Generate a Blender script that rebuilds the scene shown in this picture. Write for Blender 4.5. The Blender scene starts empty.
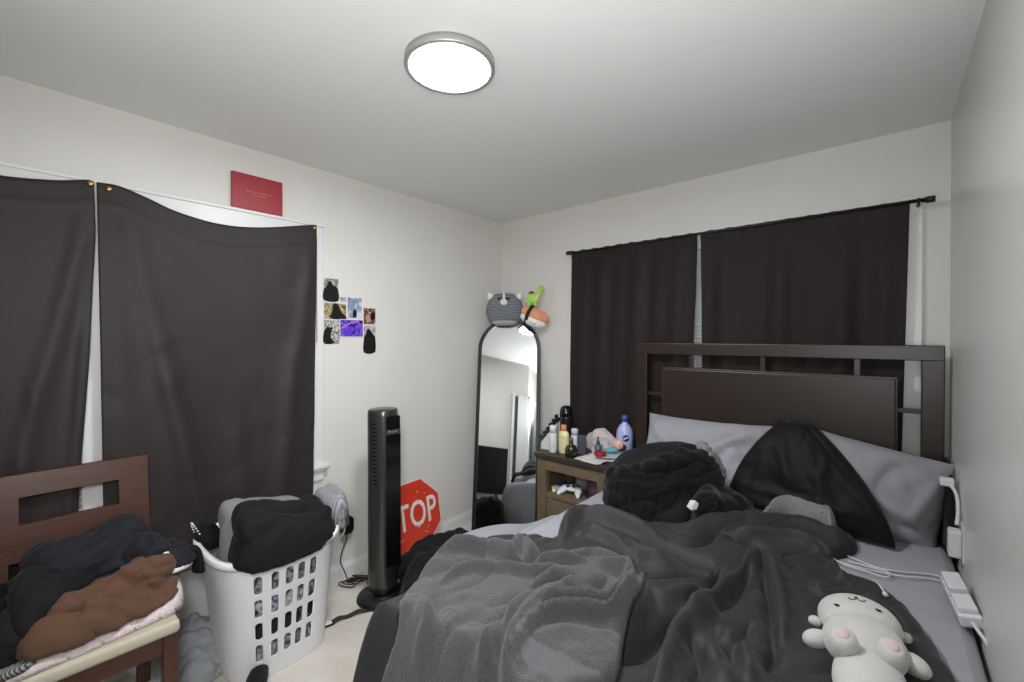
import bpy, bmesh, math, random
import numpy as np
from mathutils import Vector, Matrix

C = bpy.context.scene.collection
SC = bpy.context.scene
R = math.radians
# ------------------------------------------------------------------ camera
cam_d = bpy.data.cameras.new('camera')
cam = bpy.data.objects.new('camera', cam_d)
C.objects.link(cam)
cam.location = (2.5058, -2.7832, 1.465)
cam.rotation_euler = (math.pi/2 - 0.00805, 0, 0.70948)
cam_d.sensor_width = 36
cam_d.lens = 36*438.19/1024
cam_d.clip_start = 0.02
SC.camera = cam
# ------------------------------------------------------------------ world, exposure, lights
w = bpy.data.worlds.new('world')
SC.world = w
w.use_nodes = True
w.node_tree.nodes['Background'].inputs[0].default_value = (0.6, 0.65, 0.7, 1)
w.node_tree.nodes['Background'].inputs[1].default_value = 0.15
SC.view_settings.view_transform = 'Standard'
SC.view_settings.look = 'None'
SC.view_settings.gamma = 1
SC.view_settings.use_curve_mapping = False
SC.view_settings.exposure = 0.28
LAMP = 130.0           # radiance of the round ceiling light's diffuser
FILL = 9.0         # unseen soft fill added beside the camera, in place of a flash
BOUNCE = 24.0          # unseen bounce light added beside the camera, thrown up at the ceiling
def area_light(name, loc, target, power, size, size_y, col):
    d = bpy.data.lights.new(name, 'AREA')
    d.shape = 'RECTANGLE'; d.size = size; d.size_y = size_y
    d.energy = power; d.color = col
    o = bpy.data.objects.new(name, d); C.objects.link(o)
    o.location = loc
    o.rotation_euler = (Vector(target)-Vector(loc)).to_track_quat('-Z', 'Y').to_euler()
    return o
area_light('bounce_light', (2.62, -2.93, 1.45), (1.9, -2.1, 2.44), BOUNCE, 0.25, 0.6, (0.97, 0.985, 1)).data.spread = R(140)

area_light('camera_fill', (2.50, -2.92, 1.75), (0.3, -1.75, 0.35), FILL, 0.3, 0.4, (0.97, 0.985, 1)).data.spread = R(110)

# ------------------------------------------------------------------ materials
def lin(c):
    return tuple((v/255/12.92 if v/255 <= 0.04045 else ((v/255+0.055)/1.055)**2.4) for v in c)
def mat(name, col, rough=0.6, metal=0.0, col2=None, nscale=8.0, bump=0.0, bscale=200.0, sheen=0.0,
        spec=0.5, coords='Object', stretch=(1, 1, 1), emit=0.0, trans=0.0, contrast=0.5, detail=4.0, alpha=1.0, sheen_col=None):
    m = bpy.data.materials.new(name); m.use_nodes = True
    nt = m.node_tree; b = nt.nodes['Principled BSDF']
    b.inputs['Roughness'].default_value = rough
    b.inputs['Metallic'].default_value = metal
    b.inputs['Specular IOR Level'].default_value = spec
    b.inputs['Base Color'].default_value = lin(col)+(1,)
    tc = nt.nodes.new('ShaderNodeTexCoord'); mp = nt.nodes.new('ShaderNodeMapping')
    nt.links.new(tc.outputs[coords], mp.inputs[0]); mp.inputs['Scale'].default_value = stretch
    if col2 is not None:
        n = nt.nodes.new('ShaderNodeTexNoise'); n.inputs['Scale'].default_value = nscale; n.inputs['Detail'].default_value = detail
        cr = nt.nodes.new('ShaderNodeValToRGB')
        cr.color_ramp.elements[0].position = 0.5-contrast/2; cr.color_ramp.elements[0].color = lin(col)+(1,)
        cr.color_ramp.elements[1].position = 0.5+contrast/2; cr.color_ramp.elements[1].color = lin(col2)+(1,)
        nt.links.new(mp.outputs[0], n.inputs['Vector']); nt.links.new(n.outputs[0], cr.inputs[0])
        nt.links.new(cr.outputs[0], b.inputs['Base Color'])
    if bump > 0:
        n2 = nt.nodes.new('ShaderNodeTexNoise'); n2.inputs['Scale'].default_value = bscale; n2.inputs['Detail'].default_value = 3
        bp = nt.nodes.new('ShaderNodeBump'); bp.inputs['Strength'].default_value = bump; bp.inputs['Distance'].default_value = 0.01
        nt.links.new(mp.outputs[0], n2.inputs['Vector']); nt.links.new(n2.outputs[0], bp.inputs['Height'])
        nt.links.new(bp.outputs[0], b.inputs['Normal'])
    if sheen > 0:
        b.inputs['Sheen Weight'].default_value = sheen; b.inputs['Sheen Roughness'].default_value = 0.45
        if sheen_col: b.inputs['Sheen Tint'].default_value = lin(sheen_col)+(1,)
    if emit > 0:
        b.inputs['Emission Color'].default_value = lin(col)+(1,); b.inputs['Emission Strength'].default_value = emit
    if trans > 0:
        b.inputs['Transmission Weight'].default_value = trans
    return m
def stripes(name, cols, scale, rough=0.8, axis='X', distort=0.0, bump=0.0, coords='Object'):
    """banded material: wave texture through a colour ramp"""
    m = mat(name, cols[0], rough)
    nt = m.node_tree; b = nt.nodes['Principled BSDF']
    mp = [n for n in nt.nodes if n.type == 'MAPPING'][0]
    wv = nt.nodes.new('ShaderNodeTexWave'); wv.bands_direction = axis
    wv.inputs['Scale'].default_value = scale; wv.inputs['Distortion'].default_value = distort; wv.inputs['Detail'].default_value = 3
    cr = nt.nodes.new('ShaderNodeValToRGB'); e = cr.color_ramp.elements
    while len(e) < len(cols): e.new(0.5)
    for i, c in enumerate(cols):
        e[i].position = i/(len(cols)-1); e[i].color = lin(c)+(1,)
    nt.links.new(mp.outputs[0], wv.inputs['Vector']); nt.links.new(wv.outputs[0], cr.inputs[0]); nt.links.new(cr.outputs[0], b.inputs['Base Color'])
    if bump:
        bp = nt.nodes.new('ShaderNodeBump'); bp.inputs['Strength'].default_value = bump; bp.inputs['Distance'].default_value = 0.004
        nt.links.new(wv.outputs[0], bp.inputs['Height']); nt.links.new(bp.outputs[0], b.inputs['Normal'])
    return m

M = {}
M['wall'] = mat('wall_paint', (203, 200, 194), 0.55, col2=(207, 204, 198), nscale=3, bump=0.08, bscale=120)
M['wall_right'] = mat('wall_paint_satin', (210, 209, 206), 0.3, col2=(212, 210, 205), nscale=3, bump=0.05, bscale=60)
M['ceiling'] = mat('ceiling_paint', (222, 221, 219), 0.9, bump=0.06, bscale=140)
M['trim'] = mat('white_trim_paint', (208, 208, 206), 0.35)
M['white_plastic'] = mat('white_plastic', (212, 213, 214), 0.35)
M['basket'] = mat('basket_plastic', (231, 232, 234), 0.32)
M['dark_wood'] = mat('espresso_wood', (29, 19, 13), 0.38, col2=(45, 32, 23), nscale=6, stretch=(1, 9, 9), contrast=0.8, bump=0.05, bscale=60)
M['brown_wood'] = mat('brown_chair_wood', (54, 27, 16), 0.36, col2=(76, 43, 27), nscale=7, stretch=(9, 1, 9), contrast=0.8, bump=0.05, bscale=60)
M['rustic'] = mat('rustic_wood', (88, 73, 57), 0.6, col2=(119, 102, 81), nscale=9, stretch=(1, 6, 8), contrast=0.7, bump=0.15, bscale=60)
M['rustic_v'] = mat('rustic_wood_upright', (81, 68, 52), 0.6, col2=(113, 97, 77), nscale=9, stretch=(8, 6, 1), contrast=0.7, bump=0.15, bscale=60)
M['rustic_top'] = mat('rustic_top_wood', (41, 34, 29), 0.5, col2=(66, 58, 48), nscale=9, stretch=(1, 6, 8), contrast=0.7, bump=0.15, bscale=60)
M['black_plastic'] = mat('black_plastic', (15, 15, 16), 0.35)
M['gloss_black'] = mat('gloss_black', (9, 9, 9), 0.15)
M['black_metal'] = mat('black_metal', (26, 26, 27), 0.4, 0.3)
M['gunmetal'] = mat('gunmetal', (84, 82, 80), 0.28, 0.75)
M['nickel'] = mat('brushed_nickel', (168, 166, 162), 0.4, 0.5, bump=0.05, bscale=80, stretch=(1, 1, 20))
M['chrome'] = mat('chrome', (200, 200, 200), 0.15, 1.0)
M['brass'] = mat('brass', (190, 150, 90), 0.3, 0.9)
M['mirror'] = mat('mirror_glass', (236, 240, 240), 0.02, 1.0)
M['curtain'] = mat('blackout_curtain', (39, 33, 32), 0.58, col2=(42, 36, 35), nscale=30, bump=0.06, bscale=350, sheen=0.06, spec=0.3)
M['curtain_dark'] = mat('blackout_curtain_dark', (36, 29, 28), 0.6, col2=(39, 32, 31), nscale=30, bump=0.06, bscale=350, sheen=0.03, spec=0.15)
M['sheet'] = mat('grey_sheet', (150, 152, 158), 0.75, col2=(157, 159, 165), nscale=14, bump=0.05, bscale=300, sheen=0.07, spec=0.15)
M['pillowcase'] = mat('grey_pillowcase', (136, 136, 141), 0.75, col2=(144, 144, 149), nscale=14, bump=0.05, bscale=300, sheen=0.15, spec=0.15)
M['pillowcase_pale'] = mat('pale_grey_pillowcase', (146, 144, 151), 0.75, col2=(154, 152, 159), nscale=14, bump=0.05, bscale=300, sheen=0.15, spec=0.15)
M['duvet'] = mat('charcoal_duvet', (44, 43, 44), 0.6, col2=(49, 48, 49), nscale=25, bump=0.08, bscale=220, sheen=0.05, spec=0.25)
M['black_cloth'] = mat('black_cloth', (24, 24, 25), 0.8, col2=(28, 28, 29), nscale=25, bump=0.1, bscale=260, sheen=0.03, spec=0.1)
M['black_smooth'] = mat('black_smooth_cloth', (22, 22, 22), 0.6, col2=(26, 26, 26), nscale=25, bump=0.05, bscale=260, sheen=0.04, spec=0.15)
M['fuzzy'] = mat('black_fleece', (16, 15, 15), 0.9, col2=(30, 28, 28), nscale=60, bump=0.35, bscale=240, sheen=0.4, sheen_col=(150, 147, 147), contrast=0.4, spec=0.05)
M['towel'] = mat('grey_terry', (67, 64, 66), 0.95, col2=(78, 75, 77), nscale=110, bump=0.6, bscale=230, sheen=0.20, contrast=0.5, detail=2, spec=0.15)
M['towel_band'] = mat('grey_towel_band', (84, 82, 84), 0.85, col2=(89, 87, 90), nscale=60, bump=0.2, bscale=400, sheen=0.15, spec=0.15)
M['navy_cloth'] = mat('navy_black_cloth', (31, 31, 36), 0.75, col2=(37, 37, 42), nscale=25, bump=0.1, bscale=260, sheen=0.05, spec=0.1)
M['charcoal_cloth'] = mat('charcoal_cloth', (23, 23, 25), 0.8, col2=(32, 32, 34), nscale=18, bump=0.12, bscale=260, sheen=0.05, spec=0.1)
M['brown_cloth'] = mat('brown_cloth', (84, 60, 47), 0.8, col2=(92, 67, 53), nscale=18, bump=0.1, bscale=260, sheen=0.12, spec=0.15)
M['cream'] = mat('cream_upholstery', (176, 167, 146), 0.6, col2=(181, 173, 154), nscale=20, bump=0.05, bscale=200)
M['grey_shirt'] = mat('grey_cotton', (140, 142, 146), 0.85, col2=(150, 152, 156), nscale=20, bump=0.08, bscale=260, sheen=0.10, spec=0.15)
M['heather'] = mat('heather_grey', (110, 111, 113), 0.85, col2=(130, 131, 132), nscale=90, bump=0.1, bscale=260, sheen=0.10, spec=0.15)
M['white_cloth'] = mat('white_cloth', (214, 212, 212), 0.85, col2=(222, 220, 220), nscale=20, bump=0.08, bscale=260)
M['plush_white'] = mat('white_plush', (184, 182, 178), 0.95, col2=(189, 187, 183), nscale=40, bump=0.15, bscale=320, sheen=0.25, spec=0.15)
M['plush_pink'] = mat('pink_plush', (196, 176, 174), 0.95, bump=0.15, bscale=320, sheen=0.20, spec=0.15)
M['toy_white'] = mat('toy_white_plush', (222, 218, 212), 0.95, bump=0.15, bscale=320, spec=0.15)
M['cable'] = mat('white_cable', (205, 205, 205), 0.4)
M['floor'] = None
# ------------------------------------------------------------------ object helpers
WORLD = {}
def tag(o, label=None, cat=None, group=None, kind=None):
    if label: o['label'] = label
    if cat: o['category'] = cat
    if group: o['group'] = group
    if kind: o['kind'] = kind
    return o
def thing(name, loc, label, cat, group=None):
    o = bpy.data.objects.new(name, None); C.objects.link(o)
    o.empty_display_size = 0.05; o.location = loc; WORLD[o.name] = Vector(loc)
    return tag(o, label, cat, group)
def link_mesh(name, me, parent=None, smooth=True):
    """centre the mesh on its own origin, then link it (under its parent)"""
    n = len(me.vertices); co = np.empty(n*3); me.vertices.foreach_get('co', co); co = co.reshape(-1, 3)
    c = (co.min(0)+co.max(0))/2; c[2] = co[:, 2].min()
    me.vertices.foreach_set('co', (co-c).ravel()); me.update()
    o = bpy.data.objects.new(name, me); C.objects.link(o)
    wl = Vector(c)
    if parent is not None:
        o.parent = parent; o.location = wl-WORLD[parent.name]
    else: o.location = wl
    WORLD[o.name] = wl
    if smooth:
        me.polygons.foreach_set('use_smooth', [True]*len(me.polygons))
    return o
def mesh(name, V, F, mats, parent=None, smooth=True, mi=None):
    me = bpy.data.meshes.new(name)
    me.from_pydata([tuple(map(float, v)) for v in V], [], [tuple(map(int, f)) for f in F])
    if not isinstance(mats, (list, tuple)): mats = [mats]
    for m in mats: me.materials.append(m)
    if mi is not None: me.polygons.foreach_set('material_index', [int(i) for i in mi])
    me.update()
    return link_mesh(name, me, parent, smooth)
def solid(o, t, offset=-1.0):
    m = o.modifiers.new('thickness', 'SOLIDIFY'); m.thickness = t; m.offset = offset; return o
def subd(o, n=1):
    m = o.modifiers.new('subdivision', 'SUBSURF'); m.levels = n; m.render_levels = n; return o
def cr(pts, n=8, closed=False):
    """Catmull-Rom through points"""
    P = [np.array(p, float) for p in pts]; out = []; N = len(P)
    rng = range(N) if closed else range(N-1)
    for i in rng:
        p0 = P[(i-1) % N] if closed or i > 0 else 2*P[0]-P[1]
        p1 = P[i]; p2 = P[(i+1) % N]
        p3 = P[(i+2) % N] if closed or i+2 < N else 2*P[-1]-P[-2]
        for k in range(n):
            t = k/n
            out.append(0.5*((2*p1)+(-p0+p2)*t+(2*p0-5*p1+4*p2-p3)*t*t+(-p0+3*p1-3*p2+p3)*t**3))
    if not closed: out.append(P[-1])
    return np.array(out)

class MB:
    """collects boxes, tubes, lathes and ellipsoids into ONE mesh"""
    def __init__(s, mtx=None): s.V = []; s.F = []; s.I = []; s.S = []; s.m = mtx or Matrix.Identity(4)
    def add(s, V, F, mi=0, mtx=None, smooth=True):
        b = len(s.V); m = s.m @ mtx if mtx is not None else s.m
        for v in V: s.V.append(tuple(m @ Vector(v)))
        for f in F: s.F.append([b+i for i in f]); s.I.append(mi); s.S.append(smooth)
        return s
    def box(s, lo, hi, bev=0.0, mi=0, mtx=None, seg=2):
        bm = bmesh.new(); bmesh.ops.create_cube(bm, size=1)
        for v in bm.verts:
            v.co = Vector([lo[i]+(v.co[i]+.5)*(hi[i]-lo[i]) for i in range(3)])
        if bev: bmesh.ops.bevel(bm, geom=bm.edges[:], offset=bev, segments=seg, affect='EDGES', profile=.6)
        bm.verts.index_update()
        s.add([v.co[:] for v in bm.verts], [[v.index for v in f.verts] for f in bm.faces], mi, mtx, False)
        bm.free(); return s
    def loft(s, rings, mi=0, caps=True, mtx=None, closed=False, smooth=True):
        n = len(rings[0]); V = [p for r in rings for p in r]; F = []
        m = len(rings)
        for i in range(m if closed else m-1):
            for j in range(n):
                a = i*n+j; b = i*n+(j+1) % n; c = ((i+1) % m)*n+(j+1) % n; d = ((i+1) % m)*n+j
                F.append([a, b, c, d])
        if caps and not closed:
            F.append(list(range(n))[::-1]); F.append([(m-1)*n+j for j in range(n)])
        return s.add(V, F, mi, mtx, smooth)
    def lathe(s, prof, o=(0, 0, 0), n=24, mi=0, mtx=None, sx=1.0, sy=1.0):
        rings = [[(o[0]+sx*r*math.cos(2*math.pi*k/n), o[1]+sy*r*math.sin(2*math.pi*k/n), o[2]+z) for k in range(n)] for r, z in prof]
        return s.loft(rings, mi, True, mtx)
    def tube(s, pts, r, n=8, mi=0, mtx=None, closed=False, flat=1.0):
        P = [Vector(p) for p in pts]; rings = []; prev = None; N = len(P)
        for i, p in enumerate(P):
            if closed: t = (P[(i+1) % N]-P[i-1]).normalized()
            else: t = (P[min(i+1, N-1)]-P[max(i-1, 0)]).normalized()
            if prev is None:
                a = Vector((0, 0, 1)) if abs(t.z) < .9 else Vector((1, 0, 0)); u = t.cross(a).normalized()
            else: u = (prev-t*prev.dot(t)).normalized()
            prev = u; v = t.cross(u)
            rr = r[i] if isinstance(r, (list, tuple, np.ndarray)) else r
            rings.append([tuple(p+rr*(math.cos(2*math.pi*k/n)*u+flat*math.sin(2*math.pi*k/n)*v)) for k in range(n)])
        return s.loft(rings, mi, not closed, mtx, closed)
    def ell(s, c, r, mi=0, mtx=None, n=20, m=14, rot=None):
        rm = rot or Matrix.Identity(3); rings = []
        for i in range(m+1):
            ph = -math.pi/2+math.pi*i/m; ph = max(-1.545, min(1.545, ph))
            rings.append([tuple(Vector(c)+rm @ Vector((r[0]*math.cos(ph)*math.cos(2*math.pi*k/n), r[1]*math.cos(ph)*math.sin(2*math.pi*k/n), r[2]*math.sin(ph)))) for k in range(n)])
        return s.loft(rings, mi, True, mtx)
    def prism(s, poly, ax, lo, hi, mi=0, mtx=None):
        """polygon in the two other axes, extruded along axis ax"""
        def pt(p, h): q = list(p); q.insert(ax, h); return tuple(q)
        n = len(poly)
        V = [pt(p, lo) for p in poly]+[pt(p, hi) for p in poly]
        F = [[i, (i+1) % n, n+(i+1) % n, n+i] for i in range(n)]+[list(range(n))[::-1], list(range(n, 2*n))]
        return s.add(V, F, mi, mtx, False)
    def build(s, name, mats, parent=None):
        me = bpy.data.meshes.new(name); me.from_pydata(s.V, [], s.F)
        if not isinstance(mats, (list, tuple)): mats = [mats]
        for m in mats: me.materials.append(m)
        me.polygons.foreach_set('material_index', s.I); me.polygons.foreach_set('use_smooth', s.S)
        bm = bmesh.new(); bm.from_mesh(me); bmesh.ops.recalc_face_normals(bm, faces=bm.faces[:]); bm.to_mesh(me); bm.free()
        me.update()
        return link_mesh(name, me, parent, smooth=False)
def rotz(a, loc=(0, 0, 0)): return Matrix.Translation(loc) @ Matrix.Rotation(a, 4, 'Z')

# ------------------------------------------------------------------ cloth helpers
def vn(x, y, seed=0):
    x = np.asarray(x, float); y = np.asarray(y, float)
    xi = np.floor(x); yi = np.floor(y); fx = x-xi; fy = y-yi
    def h(i, j):
        v = np.sin(i*127.1+j*311.7+seed*74.7)*43758.5453
        return (v-np.floor(v))*2-1
    u = fx*fx*fx*(fx*(fx*6-15)+10); v = fy*fy*fy*(fy*(fy*6-15)+10)
    return (h(xi, yi)*(1-u)+h(xi+1, yi)*u)*(1-v)+(h(xi, yi+1)*(1-u)+h(xi+1, yi+1)*u)*v
def fbm(x, y, seed=0, o=3):
    return sum(vn(x*2**i, y*2**i, seed+i*7)/2**i for i in range(o))
def crease(x, y, freq, ang, aniso, seed):
    """ridged, warped noise: long soft folds along the direction ang, 0..1"""
    c, s = math.cos(ang), math.sin(ang)
    u = (x*c+y*s)*freq/aniso; v = (-x*s+y*c)*freq
    u = u+0.6*vn(x*freq*.5, y*freq*.5, seed+3); v = v+0.9*vn(x*freq*.45, y*freq*.45, seed+5)
    return np.clip(np.abs(vn(u, v, seed))*1.7, 0, 1.2)**.85
def polydist(x, y, P, closed):
    """distance to a polyline, parameter along it, side sign"""
    x = np.asarray(x, float); y = np.asarray(y, float)
    best = np.full(x.shape, 1e9); par = np.zeros(x.shape); side = np.zeros(x.shape)
    bx = np.zeros(x.shape); by = np.zeros(x.shape)
    n = len(P); m = n if closed else n-1
    for i in range(m):
        a = P[i]; b = P[(i+1) % n]; dx, dy = b[0]-a[0], b[1]-a[1]; L = dx*dx+dy*dy+1e-12
        t = np.clip(((x-a[0])*dx+(y-a[1])*dy)/L, 0, 1)
        qx = a[0]+t*dx; qy = a[1]+t*dy; d = (x-qx)**2+(y-qy)**2
        k = d < best
        best = np.where(k, d, best); par = np.where(k, (i+t)/m, par); bx = np.where(k, qx, bx); by = np.where(k, qy, by)
        side = np.where(k, np.sign(dx*(y-a[1])-dy*(x-a[0])), side)
    return np.sqrt(best), par, side, bx, by
def inside(x, y, P):
    c = np.zeros(np.shape(x), bool); n = len(P)
    for i in range(n):
        a = P[i]; b = P[(i+1) % n]
        k = ((a[1] > y) != (b[1] > y)) & (x < (b[0]-a[0])*(y-a[1])/((b[1]-a[1])+1e-15)+a[0])
        c ^= k
    return c
def strokes_z(x, y, strokes):
    """traced folds: crests take the highest, creases the deepest, so that crossings do not pile up"""
    up = np.zeros(np.shape(x)); dn = np.zeros(np.shape(x))
    for st in strokes:
        pts, h, wd = st[:3]; asym = st[3] if len(st) > 3 else 0.0
        d, u, s, _, _ = polydist(x, y, cr(pts, 5), False)
        ww = wd*np.where(s > 0, 1+asym, 1-asym)*(.55+.45*np.clip(np.sin(np.pi*u)*1.8, 0, 1))
        k = h*np.clip(np.sin(np.pi*np.clip(u, 0, 1))*1.7+.12, 0, 1)
        if h > 0:
            v = k*np.exp(-(d/ww)**2.4)
            up = np.maximum(up, v)+.25*np.minimum(up, v)
        else: dn = np.minimum(dn, k*np.exp(-(d/ww)**1.25))
    return up+dn
class Cloth: pass
def heap(name, poly, base, height, edge, mats, strokes=(), cell=0.008, parent=None, seed=1, wr=(0.0, 8, 0, 2), wr2=None,
         smooth=True, wav=0.0, zones=(), lift=0.003, pw=2.0, fuzz=0.0):
    """a soft thing lying on the surface base(x, y): outline poly, rounded rim, traced folds. Closed below.
    Returns the object and its top surface as a function for what lies on it"""
    bf = base if callable(base) else (lambda x, y: np.full(np.shape(x), float(base)))
    hf = height if callable(height) else (lambda x, y: np.full(np.shape(x), float(height)))
    P = cr(poly, 6, True) if smooth else np.array(poly, float)
    if wav:
        c = P.mean(0); k = np.arange(len(P))
        P = P+(P-c)/np.linalg.norm(P-c, axis=1)[:, None]*(wav*fbm(P[:, 0]*14, P[:, 1]*14, seed+11))[:, None]
    def top(x, y, din):
        t = np.clip(din/edge, 0, 1); pr = np.sqrt(np.clip(1-(1-t)**pw, 0, 1))
        h = hf(x, y)+strokes_z(x, y, strokes)
        if wr[0]: h = h+wr[0]*(crease(x, y, wr[1], wr[2], wr[3], seed)-.35)
        if wr2: h = h+wr2[0]*(crease(x, y, wr2[1], wr2[2], wr2[3], seed+31)-.35)
        if fuzz: h = h+fuzz*fbm(x*60, y*60, seed+2)
        return bf(x, y)+lift+pr*np.maximum(h, 0.002)
    def surf(x, y):
        x = np.asarray(x, float); y = np.asarray(y, float)
        ins = inside(x, y, P); d = polydist(x, y, P, True)[0]
        return np.where(ins, np.maximum(top(x, y, d), bf(x, y)), bf(x, y))
    lo = P.min(0)-cell; hi = P.max(0)+cell
    nx = int((hi[0]-lo[0])/cell)+2; ny = int((hi[1]-lo[1])/cell)+2
    gx, gy = np.meshgrid(lo[0]+np.arange(nx)*cell, lo[1]+np.arange(ny)*cell, indexing='ij')
    gx = gx.ravel(); gy = gy.ravel()
    d, u, s, qx, qy = polydist(gx, gy, P, True)
    ins = inside(gx, gy, P); sd = np.where(ins, -d, d)
    keep = sd < cell*.5
    snap = keep & (sd > -cell*.5)
    x = np.where(snap, qx, gx); y = np.where(snap, qy, gy); din = np.where(snap, 0, d)
    idx = np.arange(nx*ny).reshape(nx, ny)
    a = idx[:-1, :-1].ravel(); b = idx[1:, :-1].ravel(); c_ = idx[1:, 1:].ravel(); e = idx[:-1, 1:].ravel()
    k = keep[a] & keep[b] & keep[c_] & keep[e]
    Q = np.stack([a[k], b[k], c_[k], e[k]], 1)
    used = np.unique(Q); mp = np.full(nx*ny, -1); mp[used] = np.arange(len(used))
    X, Y, D = x[used], y[used], din[used]
    Z = top(X, Y, D); B = bf(X, Y)+lift*.3
    Z = np.where(D <= 0, B, Z)
    N = len(used); Qm = mp[Q]
    # rim edges are shared: the underside uses the same vertices there
    ed = {}
    for q in Qm:
        for i in range(4):
            k2 = (min(q[i], q[(i+1) % 4]), max(q[i], q[(i+1) % 4])); ed[k2] = ed.get(k2, 0)+1
    rim = np.zeros(N, bool)
    for (i, j), n_ in ed.items():
        if n_ == 1: rim[i] = rim[j] = True
    Z = np.where(rim, B, Z)
    und = np.arange(N); free = ~rim; und[free] = N+np.arange(free.sum())
    V = np.concatenate([np.stack([X, Y, Z], 1), np.stack([X[free], Y[free], B[free]], 1)])
    F = [tuple(q) for q in Qm]+[tuple(und[q][::-1]) for q in Qm]
    mi = None
    if zones:
        cx = X[Qm].mean(1); cy = Y[Qm].mean(1); mi = np.zeros(len(Qm), int)
        for zp, zi in zones: mi[inside(cx, cy, np.array(zp))] = zi
        mi = np.concatenate([mi, mi])
    o = mesh(name, V, F, mats, parent, True, mi)
    return o, surf
def pillow(name, w, h, t, mtx, mats, parent=None, n=44, seed=1, wr=0.012, pinch=.08, strokes=(), sag=0.0, pw=.5, taper=0.0, shear=0.0, tpow=1.0):
    """a stuffed cushion in its local x-y plane, placed by mtx"""
    g = np.linspace(-1, 1, n); U, Vv = np.meshgrid(g, g, indexing='ij'); U = U.ravel(); Vv = Vv.ravel()
    U2 = np.sign(U)*np.abs(U)**.85; V2 = np.sign(Vv)*np.abs(Vv)**.85
    x = U2*w/2*(1-pinch*(1-V2**2)); y = V2*h/2*(1-pinch*(1-U2**2))
    th = t/2*(np.clip((1-U2**2)*(1-V2**2), 0, 1))**pw
    k = np.clip((1-U2**2)*(1-V2**2)*6, 0, 1)
    st = strokes_z(x, y, strokes)*k
    zt = th+k*wr*(crease(x, y, 9, .6, 2.5, seed)-.3)+k*wr*.7*(crease(x, y, 14, -.9, 3, seed+4)-.3)+st
    zb = -th+k*wr*.5*fbm(x*8, y*8, seed+9)
    x2 = x*(1-taper*((V2+1)/2)**tpow)+shear*V2; y2 = y-sag*(1-U2**2)*.5
    N = n*n; V = np.concatenate([np.stack([x2, y2, zt], 1), np.stack([x2, y2, zb], 1)])
    V = np.array([tuple(mtx @ Vector(v)) for v in V])
    idx = np.arange(N).reshape(n, n); edge = (np.abs(U) > .9999) | (np.abs(Vv) > .9999)
    und = np.where(edge, np.arange(N), np.arange(N)+N)
    F = []
    for i in range(n-1):
        for j in range(n-1):
            q = [idx[i, j], idx[i+1, j], idx[i+1, j+1], idx[i, j+1]]
            F.append(q); F.append([und[k_] for k_ in q][::-1])
    used = sorted(set(i for f in F for i in f)); mp = {u_: i for i, u_ in enumerate(used)}
    return mesh(name, V[used], [[mp[i] for i in f] for f in F], mats, parent)
def text_mesh(name, body, size, depth, mtx, m, parent, align='CENTER', sx=1.0, bold=0.0):
    """lettering as a mesh: Blender's built-in font, extruded and placed by mtx"""
    cu = bpy.data.curves.new(name, 'FONT'); cu.body = body; cu.size = size; cu.extrude = depth; cu.offset = bold
    cu.align_x = align; cu.align_y = 'CENTER'; cu.resolution_u = 3
    o = bpy.data.objects.new(name+'_tmp', cu); C.objects.link(o)
    dg = bpy.context.evaluated_depsgraph_get(); me = bpy.data.meshes.new_from_object(o.evaluated_get(dg))
    bpy.data.objects.remove(o); bpy.data.curves.remove(cu)
    me.transform(Matrix.Diagonal((sx, 1, 1, 1))); me.transform(mtx)
    me.materials.clear(); me.materials.append(m); me.name = name
    return link_mesh(name, me, parent, smooth=False)
def facing(right, up, loc):
    """matrix whose local x is `right`, y is `up`, z is their cross product"""
    r = Vector(right).normalized(); u = Vector(up); u = (u-r*u.dot(r)).normalized(); n = r.cross(u)
    return Matrix(((r.x, u.x, n.x, loc[0]), (r.y, u.y, n.y, loc[1]), (r.z, u.z, n.z, loc[2]), (0, 0, 0, 1)))
def sstep(a, b, x):
    t = np.clip((x-a)/(b-a), 0, 1); return t*t*(3-2*t)
def vn3(p, seed=0):
    i = np.floor(p); f = p-i; f = f*f*f*(f*(f*6-15)+10)
    def h(a, b, c):
        v = np.sin((i[:, 0]+a)*127.1+(i[:, 1]+b)*311.7+(i[:, 2]+c)*191.3+seed*74.7)*43758.5453
        return (v-np.floor(v))*2-1
    x, y, z = f[:, 0], f[:, 1], f[:, 2]
    def mixx(b, c): return h(0, b, c)*(1-x)+h(1, b, c)*x
    return (mixx(0, 0)*(1-y)+mixx(1, 0)*y)*(1-z)+(mixx(0, 1)*(1-y)+mixx(1, 1)*y)*z
def billow3(p, freq, d, aniso, seed, warp=.45):
    """round-topped folds with sharp valleys, drawn out along the direction d"""
    d = np.array(d, float)/np.linalg.norm(d)
    q = p*freq+np.outer(p@d, d)*freq*(1/aniso-1)
    wv = np.stack([vn3(p*freq*.5, seed+k*11+1) for k in range(3)], 1)
    a = np.clip(np.abs(vn3(q+warp*wv, seed))*1.7, 0, 1.2)**.9
    b = .5+.6*vn3(q*.8+warp*wv+7.3, seed+50)
    return .7*a+.3*b
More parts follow.
